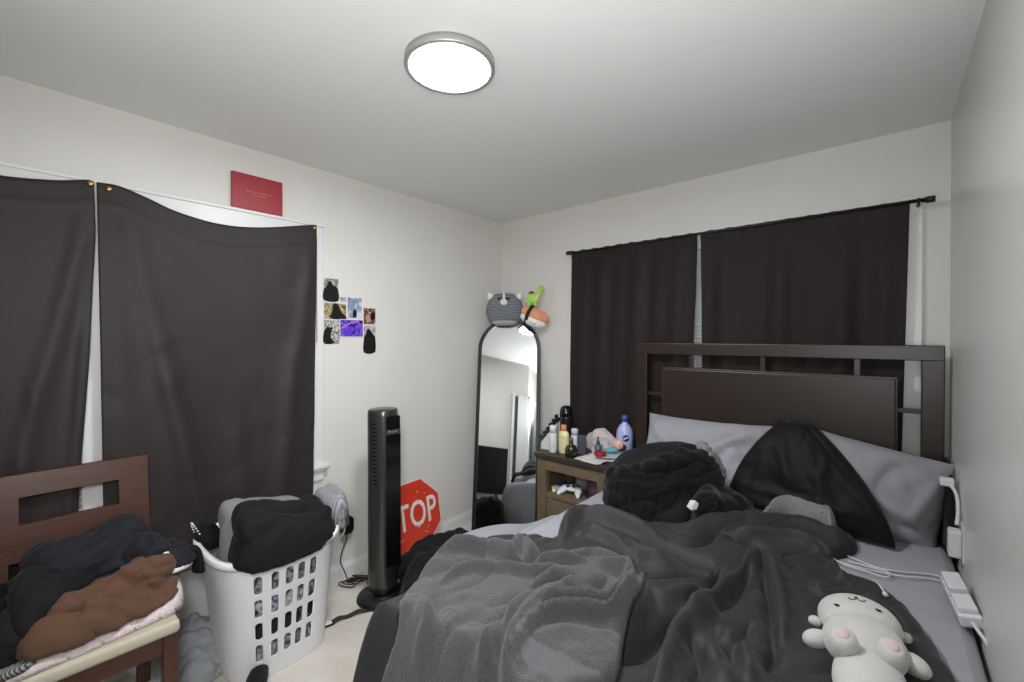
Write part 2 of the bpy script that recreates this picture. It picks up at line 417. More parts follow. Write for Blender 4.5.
def recloth(o, voxel, layers, smooth=3, post=1, pin=0.012):
    """rebuild a heap with even mesh and push folds out along its surface normals.
    layers: (amplitude, frequency, direction, stretch, seed)"""
    z0 = min(v.co.z for v in o.data.vertices)
    m = o.modifiers.new('r', 'REMESH'); m.mode = 'VOXEL'; m.voxel_size = voxel
    m = o.modifiers.new('s', 'SMOOTH'); m.factor = .6; m.iterations = smooth
    dg = bpy.context.evaluated_depsgraph_get(); me = bpy.data.meshes.new_from_object(o.evaluated_get(dg))
    o.modifiers.clear(); old = o.data; nm = old.name; mats = [x for x in old.materials]; o.data = me; bpy.data.meshes.remove(old); me.name = nm
    me.materials.clear()
    for x in mats: me.materials.append(x)
    n = len(me.vertices); co = np.empty(n*3); me.vertices.foreach_get('co', co); co = co.reshape(-1, 3)
    for amp, freq, d, an, sd in layers:
        no = np.empty(n*3); me.vertex_normals.foreach_get('vector', no); no = no.reshape(-1, 3)
        wl = co+np.array(WORLD[o.name])
        k = np.clip(no[:, 2]*1.5+.9, 0, 1)
        co = co+no*(amp*(billow3(wl, freq, d, an, sd)-.35)*k)[:, None]
        me.vertices.foreach_set('co', co.ravel()); me.update()
    me.polygons.foreach_set('use_smooth', [True]*len(me.polygons))
    if post:
        m = o.modifiers.new('smooth', 'SMOOTH'); m.factor = .5; m.iterations = post
    return o
# ------------------------------------------------------------------ the room (2.72 x 3.0 m, ceiling 2.44)
W, H, D = 2.716, 2.44, 3.0
def struct(o): o['kind'] = 'structure'; return o
def floor_material():
    m = mat('floor_planks', (178, 172, 162), 0.45, bump=0.03, bscale=50)
    nt = m.node_tree; b = nt.nodes['Principled BSDF']; mp = [n for n in nt.nodes if n.type == 'MAPPING'][0]
    br = nt.nodes.new('ShaderNodeTexBrick'); br.offset = 0.4
    br.inputs['Scale'].default_value = 1; br.inputs['Brick Width'].default_value = 1.2; br.inputs['Row Height'].default_value = 0.18
    br.inputs['Mortar Size'].default_value = 0.0012
    br.inputs['Color1'].default_value = lin((205, 199, 189))+(1,); br.inputs['Color2'].default_value = lin((197, 190, 180))+(1,)
    br.inputs['Mortar'].default_value = lin((188, 181, 171))+(1,)
    rot = nt.nodes.new('ShaderNodeMapping'); rot.inputs['Rotation'].default_value = (0, 0, math.pi/2)
    nt.links.new(mp.outputs[0], rot.inputs[0]); nt.links.new(rot.outputs[0], br.inputs['Vector'])
    n = nt.nodes.new('ShaderNodeTexNoise'); n.inputs['Scale'].default_value = 7; n.inputs['Detail'].default_value = 6
    mx = nt.nodes.new('ShaderNodeMix'); mx.data_type = 'RGBA'; mx.blend_type = 'SOFT_LIGHT'; mx.inputs[0].default_value = .55
    nt.links.new(mp.outputs[0], n.inputs['Vector']); nt.links.new(br.outputs[0], mx.inputs[6]); nt.links.new(n.outputs[0], mx.inputs[7])
    nt.links.new(mx.outputs[2], b.inputs['Base Color'])
    return m
M['floor'] = floor_material()
T = 0.1
struct(MB().box((-T, -3.7, -T), (W+T, T, 0)).build('floor', M['floor']))
struct(MB().box((-T, -3.7, H), (W+T, T, H+T)).build('ceiling', M['ceiling']))
struct(MB().box((-T, -3.7, 0), (0, T, H)).build('wall_left', M['wall']))
struct(MB().box((0, 0, 0), (W, T, H)).build('wall_back', M['wall']))
struct(MB().box((W, -3.7, 0), (W+T, T, H)).build('wall_right', M['wall_right']))
# the wall behind the camera turns off at an angle into the doorway
fw = MB(); fw.prism([(0, -3.0), (2.04, -3.0), (2.50, -3.43), (2.716, -3.43), (2.716, -3.6), (0, -3.6)], 2, 0, H)
struct(fw.build('wall_front', M['wall']))
def baseboard(name, a, b, nrm):
    """moulded board from a to b on the floor, standing off the wall along nrm"""
    prof = [(0, 0), (.014, 0), (.014, .066), (.011, .074), (.011, .08), (.006, .088), (.004, .1), (0, .1)]
    r = [[(p[0]+nrm[0]*x, p[1]+nrm[1]*x, z) for x, z in prof] for p in (a, b)]
    mb = MB(); mb.loft(r, 0, True, smooth=False); return struct(mb.build(name, M['trim']))
baseboard('baseboard_left', (0, -3.0), (0, 0), (1, 0))
baseboard('baseboard_back', (0.016, 0), (W-.016, 0), (0, -1))
baseboard('baseboard_right', (W, 0), (W, -3.42), (-1, 0))
baseboard('baseboard_front', (0.016, -3.0), (1.20, -3.0), (0, 1))

# window_1: two sashes on the left wall, white casing, mullion, stool and apron, closed white blinds
def blind(parent, ax, fixed, lo, hi, z0, z1, name='blind'):
    b = MB(); n = int((z1-z0)/.026)
    for i in range(n):
        z = z0+(i+.5)*(z1-z0)/n
        if ax == 'y':
            b.add([(fixed-.011, lo, z-.011), (fixed+.011, lo, z+.011), (fixed+.011, hi, z+.011), (fixed-.011, hi, z-.011),
                   (fixed-.010, lo, z-.0125), (fixed+.012, lo, z+.0095), (fixed+.012, hi, z+.0095), (fixed-.010, hi, z-.0125)],
                  [[0, 1, 2, 3], [7, 6, 5, 4], [0, 4, 5, 1], [3, 2, 6, 7], [1, 5, 6, 2], [0, 3, 7, 4]], smooth=False)
        else:
            b.add([(lo, fixed+.011, z-.011), (lo, fixed-.011, z+.011), (hi, fixed-.011, z+.011), (hi, fixed+.011, z-.011),
                   (lo, fixed+.010, z-.0125), (lo, fixed-.012, z+.0095), (hi, fixed-.012, z+.0095), (hi, fixed+.010, z-.0125)],
                  [[0, 1, 2, 3], [7, 6, 5, 4], [0, 4, 5, 1], [3, 2, 6, 7], [1, 5, 6, 2], [0, 3, 7, 4]], smooth=False)
    if ax == 'y': b.box((fixed-.012, lo, z1), (fixed+.014, hi, z1+.03))
    else: b.box((lo, fixed-.014, z1), (hi, fixed+.012, z1+.03))
    return b.build(name, M['white_plastic'], parent)
w1 = thing('window_1', (0, -2.27, .73), None, None); w1['kind'] = 'structure'
c = MB()
y0, y1 = -2.985, -1.57
c.box((0, y0, 2.02), (.022, y1, 2.113), .004); c.box((0, y0, 2.10), (.03, y1+.008, 2.116), .004)
c.box((0, y1-.085, .735), (.022, y1, 2.03), .004); c.box((0, y0, .735), (.022, y0+.06, 2.03), .004)
c.box((0, -2.575, .735), (.024, -2.49, 2.03), .004)
c.build('window_casing', M['trim'], w1)
c = MB(); c.box((0, y0, .712), (.05, y1+.028, .737), .006); c.build('window_stool', M['trim'], w1)
c = MB(); c.box((0, y0, .64), (.018, y1+.005, .712), .005); c.box((0, y0, .69), (.028, y1+.012, .712), .005); c.build('window_apron', M['trim'], w1)
blind(w1, 'y', .012, -2.49, -1.655, .74, 1.985)
blind(w1, 'y', .012, -2.925, -2.575, .74, 1.985)
bc = MB()
for i in range(44): bc.ell((.034, -1.612, 1.99-i*.0127), (.0042, .0042, .0042), n=8, m=6)
bc.build('bead_chain', mat('grey_beads', (120, 112, 110), .4), w1)
# a white cover panel under the window
struct(MB().box((0, -2.98, .10), (.012, -1.66, .37), .003).box((0, -2.98, .378), (.012, -1.66, .63), .003).build('trim_1', M['trim']))

# window_2 over the headboard
w2 = thing('window_2', (1.7, 0, .75), None, None); w2['kind'] = 'structure'
c = MB(); x0, x1 = .755, 2.625
c.box((x0, -.022, 2.03), (x1, 0, 2.118), .004); c.box((x0, -.022, .78), (x0+.085, 0, 2.04), .004); c.box((x1-.095, -.022, .78), (x1, 0, 2.04), .004)
c.box((x0-.02, -.045, .755), (x1+.02, 0, .782), .005); c.box((x0, -.018, .69), (x1, 0, .755), .004)
c.build('window_casing', M['trim'], w2)
blind(w2, 'x', -.012, x0+.085, x1-.095, .79, 2.0)

# door_1 in the angled wall behind the camera, seen in the standing mirror
dx = Vector((.46, -.43, 0)).normalized(); dn = Vector((.43, .46, 0)).normalized()
dm = Matrix(((dx.x, dn.x, 0, 2.04), (dx.y, dn.y, 0, -3.0), (0, 0, 1, 0), (0, 0, 0, 1)))
d1 = thing('door_1', (2.27, -3.2, 0), None, None); d1['kind'] = 'structure'
MB(dm).box((.06, -.01, .008), (.60, .012, 1.86), .003).box((.12, .008, 1.05), (.54, .016, 1.74), .004).box((.12, .008, .18), (.54, .016, .92), .004).build('door_leaf', M['trim'], d1)
MB(dm).box((0.005, -.005, 0), (.055, .02, 1.93), .003).box((.005, -.005, 1.875), (.615, .02, 1.93), .003).build('door_frame', M['trim'], d1)
MB(dm).lathe([(0, 0), (.028, 0), (.028, .006), (.012, .01), (.012, .03), (.026, .04), (.029, .052), (.02, .064), (0, .066)], n=18,
             mtx=Matrix.Translation((.115, .012, .74)) @ Matrix.Rotation(-math.pi/2, 4, 'X')).build('door_knob', M['nickel'], d1)
# white door edge and a dark strip painted as the gap's shade, beside it
struct(MB().box((1.755, -3.0, 0), (1.80, -2.975, 1.93), .003).box((1.86, -3.0, 0), (2.03, -2.98, 1.93), .003).build('trim_2', M['trim']))
struct(MB().box((1.80, -3.0, 0), (1.86, -2.99, 1.9)).build('gap_strip', mat('gap_shade', (60, 58, 56), .8)))

# ------------------------------------------------------------------ ceiling light
cl = thing('ceiling_light', (1.328, -1.747, 2.408), 'round flush ceiling light with a brushed grey rim and glowing white disc', 'ceiling light')
MB().lathe([(.145, .031), (.157, .027), (.158, .004), (.156, 0), (.142, 0), (.140, .003), (.140, .012), (.12, .031)], (1.328, -1.747, 2.408), 72).build('rim', M['nickel'], cl)
M['glow'] = mat('glowing_diffuser', (248, 251, 255), .5, emit=LAMP)
MB().lathe([(0, .004), (.06, .0035), (.12, .0045), (.1395, .009), (.1395, .014), (0, .016)], (1.328, -1.747, 2.408), 64).build('diffuser', M['glow'], cl)

# ------------------------------------------------------------------ curtains
def curtain(name, fn, ns, nt, m, label, group=None, thick=.003):
    """fn(s, t) -> point, s across and t from the top down"""
    s = np.linspace(0, 1, ns); t = np.linspace(0, 1, nt)
    S, T_ = np.meshgrid(s, t, indexing='ij'); p = fn(S.ravel(), T_.ravel())
    idx = np.arange(ns*nt).reshape(ns, nt); F = []
    for i in range(ns-1):
        for j in range(nt-1): F.append((idx[i, j], idx[i+1, j], idx[i+1, j+1], idx[i, j+1]))
    o = mesh(name, p, F, m); solid(o, thick, 0)
    tag(o, label, 'curtain', group); return o
def interp(s, pts):
    p = np.array(pts); return np.interp(s, p[:, 0], p[:, 1])
def smooth_interp(s, pts):
    p = cr(pts, 10); return np.interp(s, p[:, 0], p[:, 1])
def left_right_panel(s, t):
    yl = interp(t, [(0, -2.528), (1, -2.512)]); yr = interp(t, [(0, -1.622), (.5, -1.64), (1, -1.655)])
    y = yl+(yr-yl)*s
    ztop = smooth_interp(s, [(0, 2.099), (.076, 2.10), (.17, 2.075), (.266, 2.042), (.373, 2.022), (.489, 2.012), (.625, 2.023), (.767, 2.048), (.97, 2.095), (1, 2.098)])
    zb = .43+.03*s
    z = ztop+(zb-ztop)*t
    d = 2.1-z
    x = .05+.004*np.sin(s*9)+.012*(1-np.exp(-d*3))
    # folds fanning out from the two pins, and a slack diagonal belly
    for (a0, a1, h, wd) in [((.08, .06), (.24, .45), .012, .05), ((.22, .40), (.42, 1.0), .024, .055), ((.03, .2), (.10, .95), .007, .05),
                            ((.97, .1), (.86, .50), .011, .05), ((.86, .45), (.78, 1.0), .018, .06), ((.55, .6), (.60, 1.0), .010, .05)]:
        P = np.array([a0, ((a0[0]+a1[0])/2+.01, (a0[1]+a1[1])/2), a1])
        dd, u, _, _, _ = polydist(s, t, P, False)
        x = x+h*np.exp(-(dd/wd)**2)*np.clip(.3+1.5*np.sin(np.pi*np.clip(u, .02, .98)), 0, 1)
    x = x+.004*np.exp(-((t-.055)/.006)**2)+.006*fbm(s*5, t*4, 3)*t
    x = x+.003*crease(s*1.0, t*1.5, 6, .5, 2.5, 8)
    return np.stack([np.maximum(x, .036), y, z], 1)
def left_left_panel(s, t):
    yl = interp(t, [(0, -2.97), (1, -2.965)]); yr = interp(t, [(0, -2.536), (.12, -2.532), (.45, -2.556), (.75, -2.587), (1, -2.60)])
    y = yl+(yr-yl)*s
    ztop = smooth_interp(s, [(0, 2.085), (.2, 2.06), (.45, 2.055), (.75, 2.075), (.95, 2.10), (1, 2.098)])
    z = ztop+(.43-ztop)*t
    x = .052+.010*(1-np.exp(-(2.1-z)*3))
    for (a0, a1, h, wd) in [((.95, .08), (.6, .6), .014, .07), ((.6, .6), (.5, 1), .016, .08), ((.98, .3), (.9, 1.0), .012, .06), ((.3, .3), (.25, 1), .012, .07)]:
        P = np.array([a0, ((a0[0]+a1[0])/2+.01, (a0[1]+a1[1])/2), a1])
        dd, u, _, _, _ = polydist(s, t, P, False)
        x = x+h*np.exp(-(dd/wd)**2)*np.clip(.3+1.5*np.sin(np.pi*np.clip(u, .02, .98)), 0, 1)
    x = x+.004*np.exp(-((t-.055)/.006)**2)+.006*fbm(s*4, t*4, 13)*t
    return np.stack([np.maximum(x, .036), y, z], 1)
curtain('curtain', left_right_panel, 110, 130, M['curtain'], 'dark brown blackout curtain sagging between two pins, right of the pair behind the laundry basket', 'curtains pinned over the left window')
curtain('curtain', left_left_panel, 60, 110, M['curtain'], 'dark brown blackout curtain behind the wooden chair, cut off by the left edge', 'curtains pinned over the left window')
def rod_panel(xt0, xt1, xb0, xb1, zb, seed):
    def fn(s, t):
        x = (xt0+(xt1-xt0)*s)*(1-t)+(xb0+(xb1-xb0)*s)*t
        zt = 2.092; z = zt+(zb-zt)*t
        a = np.minimum(1, t*4)
        y = -.062-.007*a*np.sin(s*23+seed)-.006*a*np.sin(s*41+seed*2+t*1.5)-.004*fbm(s*4, t*5, seed)
        # rod pocket: gathered round the rod
        y = y-.012*np.exp(-((t-.010)/.012)**2)+.003*np.exp(-((t-.035)/.006)**2)*np.cos(s*90+seed)
        z = z+.004*np.sin(s*60+seed)*np.exp(-t*40)
        return np.stack([x, np.minimum(y, -.05), z], 1)
    return fn
rod = thing('curtain_rod', (1.68, -.07, 2.08), 'thin black curtain rod along the top of the back window', 'curtain rod')
mb = MB(); mb.tube([(.735, -.07, 2.081), (2.63, -.07, 2.086)], .0085, 12); mb.build('rod', M['black_metal'], rod)
for xx in (.708, 2.662):
    s_ = 1 if xx > 1 else -1
    mb = MB(); mb.tube([(xx-s_*.045, -.07, 2.084), (xx-s_*.03, -.07, 2.084), (xx-s_*.03, -.07, 2.084), (xx, -.07, 2.084)], [.010, .010, .0145, .0145], 14); mb.build('finial', M['black_metal'], rod)
    mb = MB(); mb.box((xx-s_*.055-.012, -.006, 2.05), (xx-s_*.055+.012, 0, 2.10), .002); mb.box((xx-s_*.055-.007, -.074, 2.066), (xx-s_*.055+.007, -.004, 2.073), .002)
    mb.tube([(xx-s_*.055, -.07, 2.068), (xx-s_*.055, -.083, 2.076), (xx-s_*.055, -.083, 2.094)], .005, 8); mb.build('bracket', M['black_metal'], rod)
curtain('curtain', rod_panel(.748, 1.637, .729, 1.585, .62, 1.3), 150, 60, M['curtain_dark'], 'black-brown curtain hanging on the rod beside the nightstand', 'curtains on the black rod')
curtain('curtain', rod_panel(1.654, 2.578, 1.672, 2.55, .62, 4.1), 150, 60, M['curtain_dark'], 'black-brown curtain hanging on the rod behind the headboard, nearer the right-hand wall', 'curtains on the black rod')
def pin(y, z, label, x=.066):
    mb = MB(Matrix.Translation((x, y, z)) @ Matrix.Rotation(math.pi/2, 4, 'Y'))
    mb.lathe([(0, -.028), (.0015, -.028), (.0015, 0), (.008, 0), (.0095, .003), (.007, .005), (.003, .006), (0, .006)], n=18)
    tag(mb.build('pushpin', M['brass']), label, 'pushpin', 'pins holding the left curtains')
pin(-2.545, 2.085, 'brass pin where the two left curtains meet at the top')
pin(-2.49, 2.078, 'small brass pin just inside the sagging curtain near the gap', .064)
pin(-1.635, 2.08, 'brass pin at the far upper corner of the sagging curtain', .062)

# ------------------------------------------------------------------ diploma cover and photographs on the left wall
dp = MB(); dp.box((.006, -2.033, 2.117), (.026, -1.792, 2.298), .004, mtx=None); dpo = dp.build('diploma_cover', mat('red_leatherette', (150, 30, 42), .42, col2=(140, 26, 38), nscale=40, bump=.1, bscale=300))
tag(dpo, 'red diploma cover with gold lettering standing on the left window trim', 'diploma')
gold = mat('gold_foil', (222, 170, 140), .4, .2)
def on_wall_x(y, z, x): return Matrix(((0, 0, 1, x), (1, 0, 0, y), (0, 1, 0, z), (0, 0, 0, 1)))
# two lines of small gold lettering, far too small to read: runs of fine upright strokes, word by word
rnd = random.Random(4)
for words, zc_, hh_ in (((7, 4, 6, 5), 2.2125, .0085), ((6, 6), 2.197, .007)):
    wl_ = sum(words)*.0048+(len(words)-1)*.006; yy_ = -1.908-wl_/2; tx = MB()
    for n_ in words:
        pts_ = []
        for q in range(n_):
            t_ = hh_*(1.0 if q == 0 or rnd.random() < .25 else .62)
            pts_ += [(.0266, yy_, zc_-hh_/2), (.0266, yy_+.0008, zc_-hh_/2+t_), (.0266, yy_+.0024, zc_-hh_/2+t_*.8), (.0266, yy_+.003, zc_-hh_/2)]; yy_ += .0048
        tx.tube(pts_, .0006, 5); yy_ += .006
    tx.build('lettering', gold, dpo)

def photo_mat(name, cols, scale, seed, pos=None):
    m = mat(name, cols[0], .3); nt = m.node_tree; b = nt.nodes['Principled BSDF']; mp = [n for n in nt.nodes if n.type == 'MAPPING'][0]
    mp.inputs['Location'].default_value = (seed, seed*.7, seed*1.3)
    n = nt.nodes.new('ShaderNodeTexNoise'); n.inputs['Scale'].default_value = scale; n.inputs['Detail'].default_value = 2
    r = nt.nodes.new('ShaderNodeValToRGB'); r.color_ramp.interpolation = 'LINEAR'; e = r.color_ramp.elements
    while len(e) < len(cols): e.new(.5)
    for i, c_ in enumerate(cols):
        e[i].position = (pos[i] if pos else .3+.4*i/(len(cols)-1)); e[i].color = lin(c_)+(1,)
    nt.links.new(mp.outputs[0], n.inputs['Vector']); nt.links.new(n.outputs[0], r.inputs[0]); nt.links.new(r.outputs[0], b.inputs['Base Color'])
    return m
paper = mat('photo_paper', (205, 203, 200), .4)
def photo(ya, yb, za, zb, m, label, fig=(), border=.004, x=.0):
    o = MB().box((x, ya, zb), (x+.0016, yb, za)).build('photo_print', paper)
    tag(o, label, 'photo', 'photos taped to the left wall')
    MB().box((x+.0016, ya+border, zb+border), (x+.0022, yb-border, za-border)).build('picture', m, o)
    for nm, poly, fm in fig:
        P = cr(poly, 4, True); pp = [(ya+(yb-ya)*p[0], zb+(za-zb)*p[1]) for p in P]
        MB().prism(pp, 0, x+.0022, x+.0026).build(nm, fm, o)
ink = mat('photo_black', (24, 23, 25), .3); skin = mat('photo_skin', (176, 128, 112), .35); violet = mat('photo_violet', (88, 56, 190), .3); snow = mat('photo_pale', (190, 196, 200), .3)
body = [(.05, .04), (.02, .45), (.2, .62), (.32, .82), (.5, .86), (.62, .7), (.9, .6), (.95, .04)]
photo(-1.559, -1.462, 1.818, 1.678, photo_mat('photo_a', [(200, 200, 198), (120, 120, 116), (70, 72, 70)], 40, 1), 'photo of a dark-clad figure, topmost of the wall photos', [('silhouette', body, ink)])
photo(-1.459, -1.412, 1.716, 1.676, photo_mat('photo_b', [(190, 190, 188), (90, 92, 95)], 90, 2), 'tiny square photo between the topmost photo and the pale blue one', border=.006)
photo(-1.411, -1.309, 1.714, 1.580, photo_mat('photo_c', [(150, 165, 185), (110, 128, 152), (190, 196, 200)], 26, 3), 'photo with pale blue sky and a small standing figure', [('silhouette', [(.4, .08), (.38, .3), (.45, .42), (.56, .42), (.62, .3), (.6, .08)], ink), ('snow', [(.62, .06), (.64, .28), (.92, .32), (.94, .06)], snow)])
photo(-1.557, -1.413, 1.672, 1.572, photo_mat('photo_d', [(40, 34, 30), (120, 90, 56), (186, 170, 130), (70, 60, 50)], 45, 4), 'photo in black and yellow tones right under the topmost photo', [('silhouette', [(.3, .05), (.35, .5), (.45, .95), (.62, .9), (.75, .5), (.95, .2), (.95, .05)], ink)], x=.0004)
photo(-1.459, -1.303, 1.576, 1.467, photo_mat('photo_e', [(24, 16, 44), (60, 34, 140), (126, 90, 220), (30, 20, 50)], 36, 5), 'dark photo lit in violet, with a row of pink lamps', [('lamps', [(.08, .55), (.4, .80), (.78, .93), (.8, .90), (.42, .75), (.1, .5)], mat('photo_pink', (196, 120, 170), .3)), ('light_pool', [(.2, .2), (.3, .55), (.5, .6), (.55, .3), (.4, .1)], violet)], x=.0022)
photo(-1.559, -1.455, 1.570, 1.424, photo_mat('photo_f', [(30, 30, 30), (196, 192, 186), (60, 58, 56), (210, 206, 200)], 42, 6), 'black and white photo under the yellow one, lower end of the stack by the window', [('silhouette', [(.03, .05), (.03, .5), (.25, .72), (.5, .6), (.42, .3), (.66, .05)], ink)], x=.0003)
photo(-1.303, -1.212, 1.655, 1.545, photo_mat('photo_g', [(196, 184, 178), (120, 70, 66), (60, 44, 44), (200, 160, 150)], 50, 7), 'photo of a pinkish face, upper of the two photos farthest from the window', [('face', [(.25, .2), (.2, .5), (.4, .62), (.6, .45), (.55, .2)], skin), ('hair', [(.55, .35), (.6, .65), (.8, .75), (.95, .5), (.8, .3)], ink)])
photo(-1.303, -1.211, 1.543, 1.366, photo_mat('photo_h', [(190, 188, 186), (120, 118, 116)], 40, 8), 'photo of a figure in black, lower of the two photos farthest from the window', [('silhouette', [(.05, .03), (.06, .5), (.2, .68), (.3, .86), (.5, .84), (.75, .68), (.92, .55), (.9, .03)], ink)])
# ------------------------------------------------------------------ wooden chair under the left window
ch = thing('dining_chair', (.37, -2.595, 0), 'brown wooden dining chair with a slotted back and cream padded seat, heaped with clothes', 'chair')
CY0, CY1 = -2.815, -2.378
def tilt(z): return .16-.07*max(0, z-.44)/.52     # the back leans towards the window
def rings_back(lo, hi, t, y0, y1):
    return None
rg = []
for du, inner in ((-.012, 0), (-.010, -.002), (.010, -.002), (.012, 0), (.012, 1), (.010, .98), (-.010, .98), (-.012, 1)):
    if inner <= 0: ya, yb, za, zb = CY0-inner*0, CY1, .655, .965
    else: ya, yb, za, zb = CY0+.07, CY1-.097, .785, .88
    e_ = .002 if abs(du) > .011 else 0
    if inner <= 0: ya += e_; yb -= e_; za += e_; zb -= e_
    else: ya -= e_; yb += e_; za -= e_; zb += e_
    rg.append([(tilt(z)+du, y, z) for y, z in ((ya, za), (yb, za), (yb, zb), (ya, zb))])
bk = MB(); bk.loft(rg, closed=True, smooth=False); bk.build('backrest', M['brown_wood'], ch)
for yy in (CY0, CY1-.042):
    l = MB(); l.loft([[(x+dx, y, z) for dx, y in ((-.018, yy), (.022, yy), (.022, yy+.042), (-.018, yy+.042))] for x, z in ((.10, 0), (.155, .38), (.158, .46), (tilt(.70)-.004, .70))], smooth=False)
    l.build('leg', M['brown_wood'], ch)
    l = MB(); l.box((.532, yy, 0), (.577, yy+.045, .41), .004); l.build('leg', M['brown_wood'], ch)
a = MB(); a.box((.545, CY0+.02, .345), (.568, CY1-.02, .412), .003); a.box((.14, CY0+.012, .345), (.56, CY0+.032, .412), .003); a.box((.14, CY1-.034, .345), (.56, CY1-.014, .412), .003); a.box((.14, CY0+.02, .345), (.165, CY1-.02, .412), .003)
a.build('apron', M['brown_wood'], ch)
s = MB(); s.box((.15, CY0-.004, .412), (.592, CY1+.006, .458), .018, seg=4)
so = s.build('seat', M['cream'], ch); so['label'] = 'cream padded seat'
for p in so.data.polygons: p.use_smooth = True

# clothes on the chair, bottom to top
seat = lambda x, y: .458-.25*sstep(CY1+.006, CY1+.05, y)*0
o, sf_t = heap('bath_towel', [(.20, -2.83), (.50, -2.85), (.578, -2.80), (.575, -2.66), (.565, -2.56), (.55, -2.44), (.53, -2.36), (.42, -2.325), (.30, -2.33), (.2, -2.40)],
         .459, .026, .03, mat('pink_white_terry', (214, 200, 200), .95, col2=(198, 178, 180), nscale=70, bump=.6, bscale=150, sheen=.3),
         strokes=[([(.5, -2.38), (.4, -2.34), (.3, -2.36)], .05, .05), ([(.55, -2.8), (.56, -2.6), (.54, -2.45)], -.012, .02)], cell=.009, seed=3, wr=(.012, 12, .4, 2))
tag(o, 'pale pink and white textured towel lying on the chair seat under the clothes', 'towel')
o, sf_b = heap('trousers', [(.30, -2.76), (.46, -2.755), (.545, -2.735), (.555, -2.66), (.545, -2.56), (.53, -2.46), (.50, -2.39), (.42, -2.362), (.30, -2.37), (.22, -2.5), (.24, -2.66)],
         sf_t, lambda x, y: .10+.05*sstep(-2.7, -2.45, y)-.03*sstep(.46, .55, x), .10, M['brown_cloth'],
         strokes=[([(.54, -2.70), (.48, -2.62), (.46, -2.52)], .018, .016, .5), ([(.55, -2.62), (.50, -2.57), (.47, -2.50), (.50, -2.44)], .022, .018, -.4), ([(.53, -2.73), (.44, -2.68), (.38, -2.6)], .018, .018, .3),
                  ([(.54, -2.50), (.47, -2.46), (.40, -2.42)], -.025, .012), ([(.55, -2.58), (.51, -2.52), (.50, -2.46)], -.02, .010), ([(.54, -2.66), (.49, -2.58), (.47, -2.55)], -.02, .010), ([(.50, -2.40), (.46, -2.44), (.36, -2.46)], .02, .02)],
         cell=.008, seed=9)
recloth(o, .006, [(.042, 8, (.4, 1, .5), 3.6, 21), (.020, 15, (.2, 1, -.6), 3.4, 25), (.006, 32, (.3, 1, .2), 3, 27)])
tag(o, 'brown trousers crumpled on the chair beneath the dark jackets', 'trousers')
o, sf_h = heap('hoodie', [(.17, -2.84), (.40, -2.86), (.53, -2.82), (.545, -2.77), (.50, -2.70), (.42, -2.62), (.38, -2.52), (.34, -2.43), (.24, -2.39), (.17, -2.5)],
         sf_b, lambda x, y: .055+.02*sstep(.3, .2, x)+.05*sstep(-2.55, -2.75, y), .07, M['charcoal_cloth'],
         strokes=[([(.50, -2.80), (.38, -2.68), (.30, -2.52)], .03, .022, .4), ([(.44, -2.84), (.33, -2.70), (.26, -2.56)], .025, .025, -.3), ([(.48, -2.74), (.38, -2.62), (.33, -2.5)], -.03, .012), ([(.35, -2.84), (.27, -2.72), (.22, -2.6)], .02, .02)],
         cell=.008, seed=17)
recloth(o, .0065, [(.030, 8, (.5, 1, -.5), 4, 31), (.014, 17, (.6, 1, -.5), 4, 35), (.006, 34, (.5, 1, -.2), 3, 37)])
tag(o, 'charcoal black hoodie sprawled down the chair heap, lower of the two dark tops', 'hoodie')
o, sf_j = heap('jacket', [(.19, -2.66), (.33, -2.73), (.41, -2.70), (.40, -2.60), (.42, -2.52), (.445, -2.45), (.455, -2.36), (.42, -2.30), (.33, -2.29), (.22, -2.34), (.17, -2.5)],
         lambda x, y: np.maximum(sf_h(x, y), np.maximum(sf_b(x, y), .58*np.ones_like(x))), lambda x, y: .04+.015*sstep(-2.6, -2.45, y), .04, M['navy_cloth'],
         strokes=[([(.24, -2.66), (.27, -2.52), (.29, -2.38)], .02, .025), ([(.38, -2.66), (.37, -2.52), (.40, -2.38)], .022, .016, .5), ([(.31, -2.68), (.33, -2.52), (.35, -2.34)], -.012, .012), ([(.43, -2.46), (.38, -2.42), (.30, -2.33)], .02, .015)],
         cell=.008, seed=23)
recloth(o, .006, [(.024, 8, (.2, 1, .1), 4, 41), (.012, 16, (.5, 1, .2), 3.6, 45), (.006, 34, (.2, 1, .4), 3, 47)])
tag(o, 'navy black jacket with a white badge, topmost on the chair heap', 'jacket')
bd = MB(); zz = float(sf_j(np.array([.31]), np.array([-2.46]))[0]); bd.ell((.31, -2.46, zz+.002), (.011, .010, .003)); bd.build('badge', M['white_cloth'], o)
o2, _ = heap('lining', [(.43, -2.42), (.452, -2.41), (.47, -2.36), (.452, -2.31), (.425, -2.30), (.44, -2.36)], lambda x, y: sf_j(x, y)-.004, .014, .012, M['white_cloth'], cell=.004, parent=o, seed=4)
o, _ = heap('striped_cloth', [(.55, -2.83), (.575, -2.80), (.578, -2.745), (.56, -2.72), (.53, -2.74), (.52, -2.8)], lambda x, y: sf_t(x, y), .008, .01,
         stripes('black_white_mesh', [(30, 30, 32), (150, 150, 150)], 60, .8, 'DIAGONAL'), cell=.004, seed=4)
tag(o, 'scrap of black and white striped cloth between the pink towel and brown trousers', 'cloth')
# a strap end that hangs off the back corner of the heap
hs = MB(); hs.tube(cr([(.40, -2.31, .62), (.39, -2.285, .615), (.385, -2.272, .57), (.385, -2.268, .515)], 5), .03, 10, flat=.5)
tag(hs.build('sleeve', M['black_cloth']), 'black sleeve end dangling off the chair heap toward the laundry basket', 'sleeve')

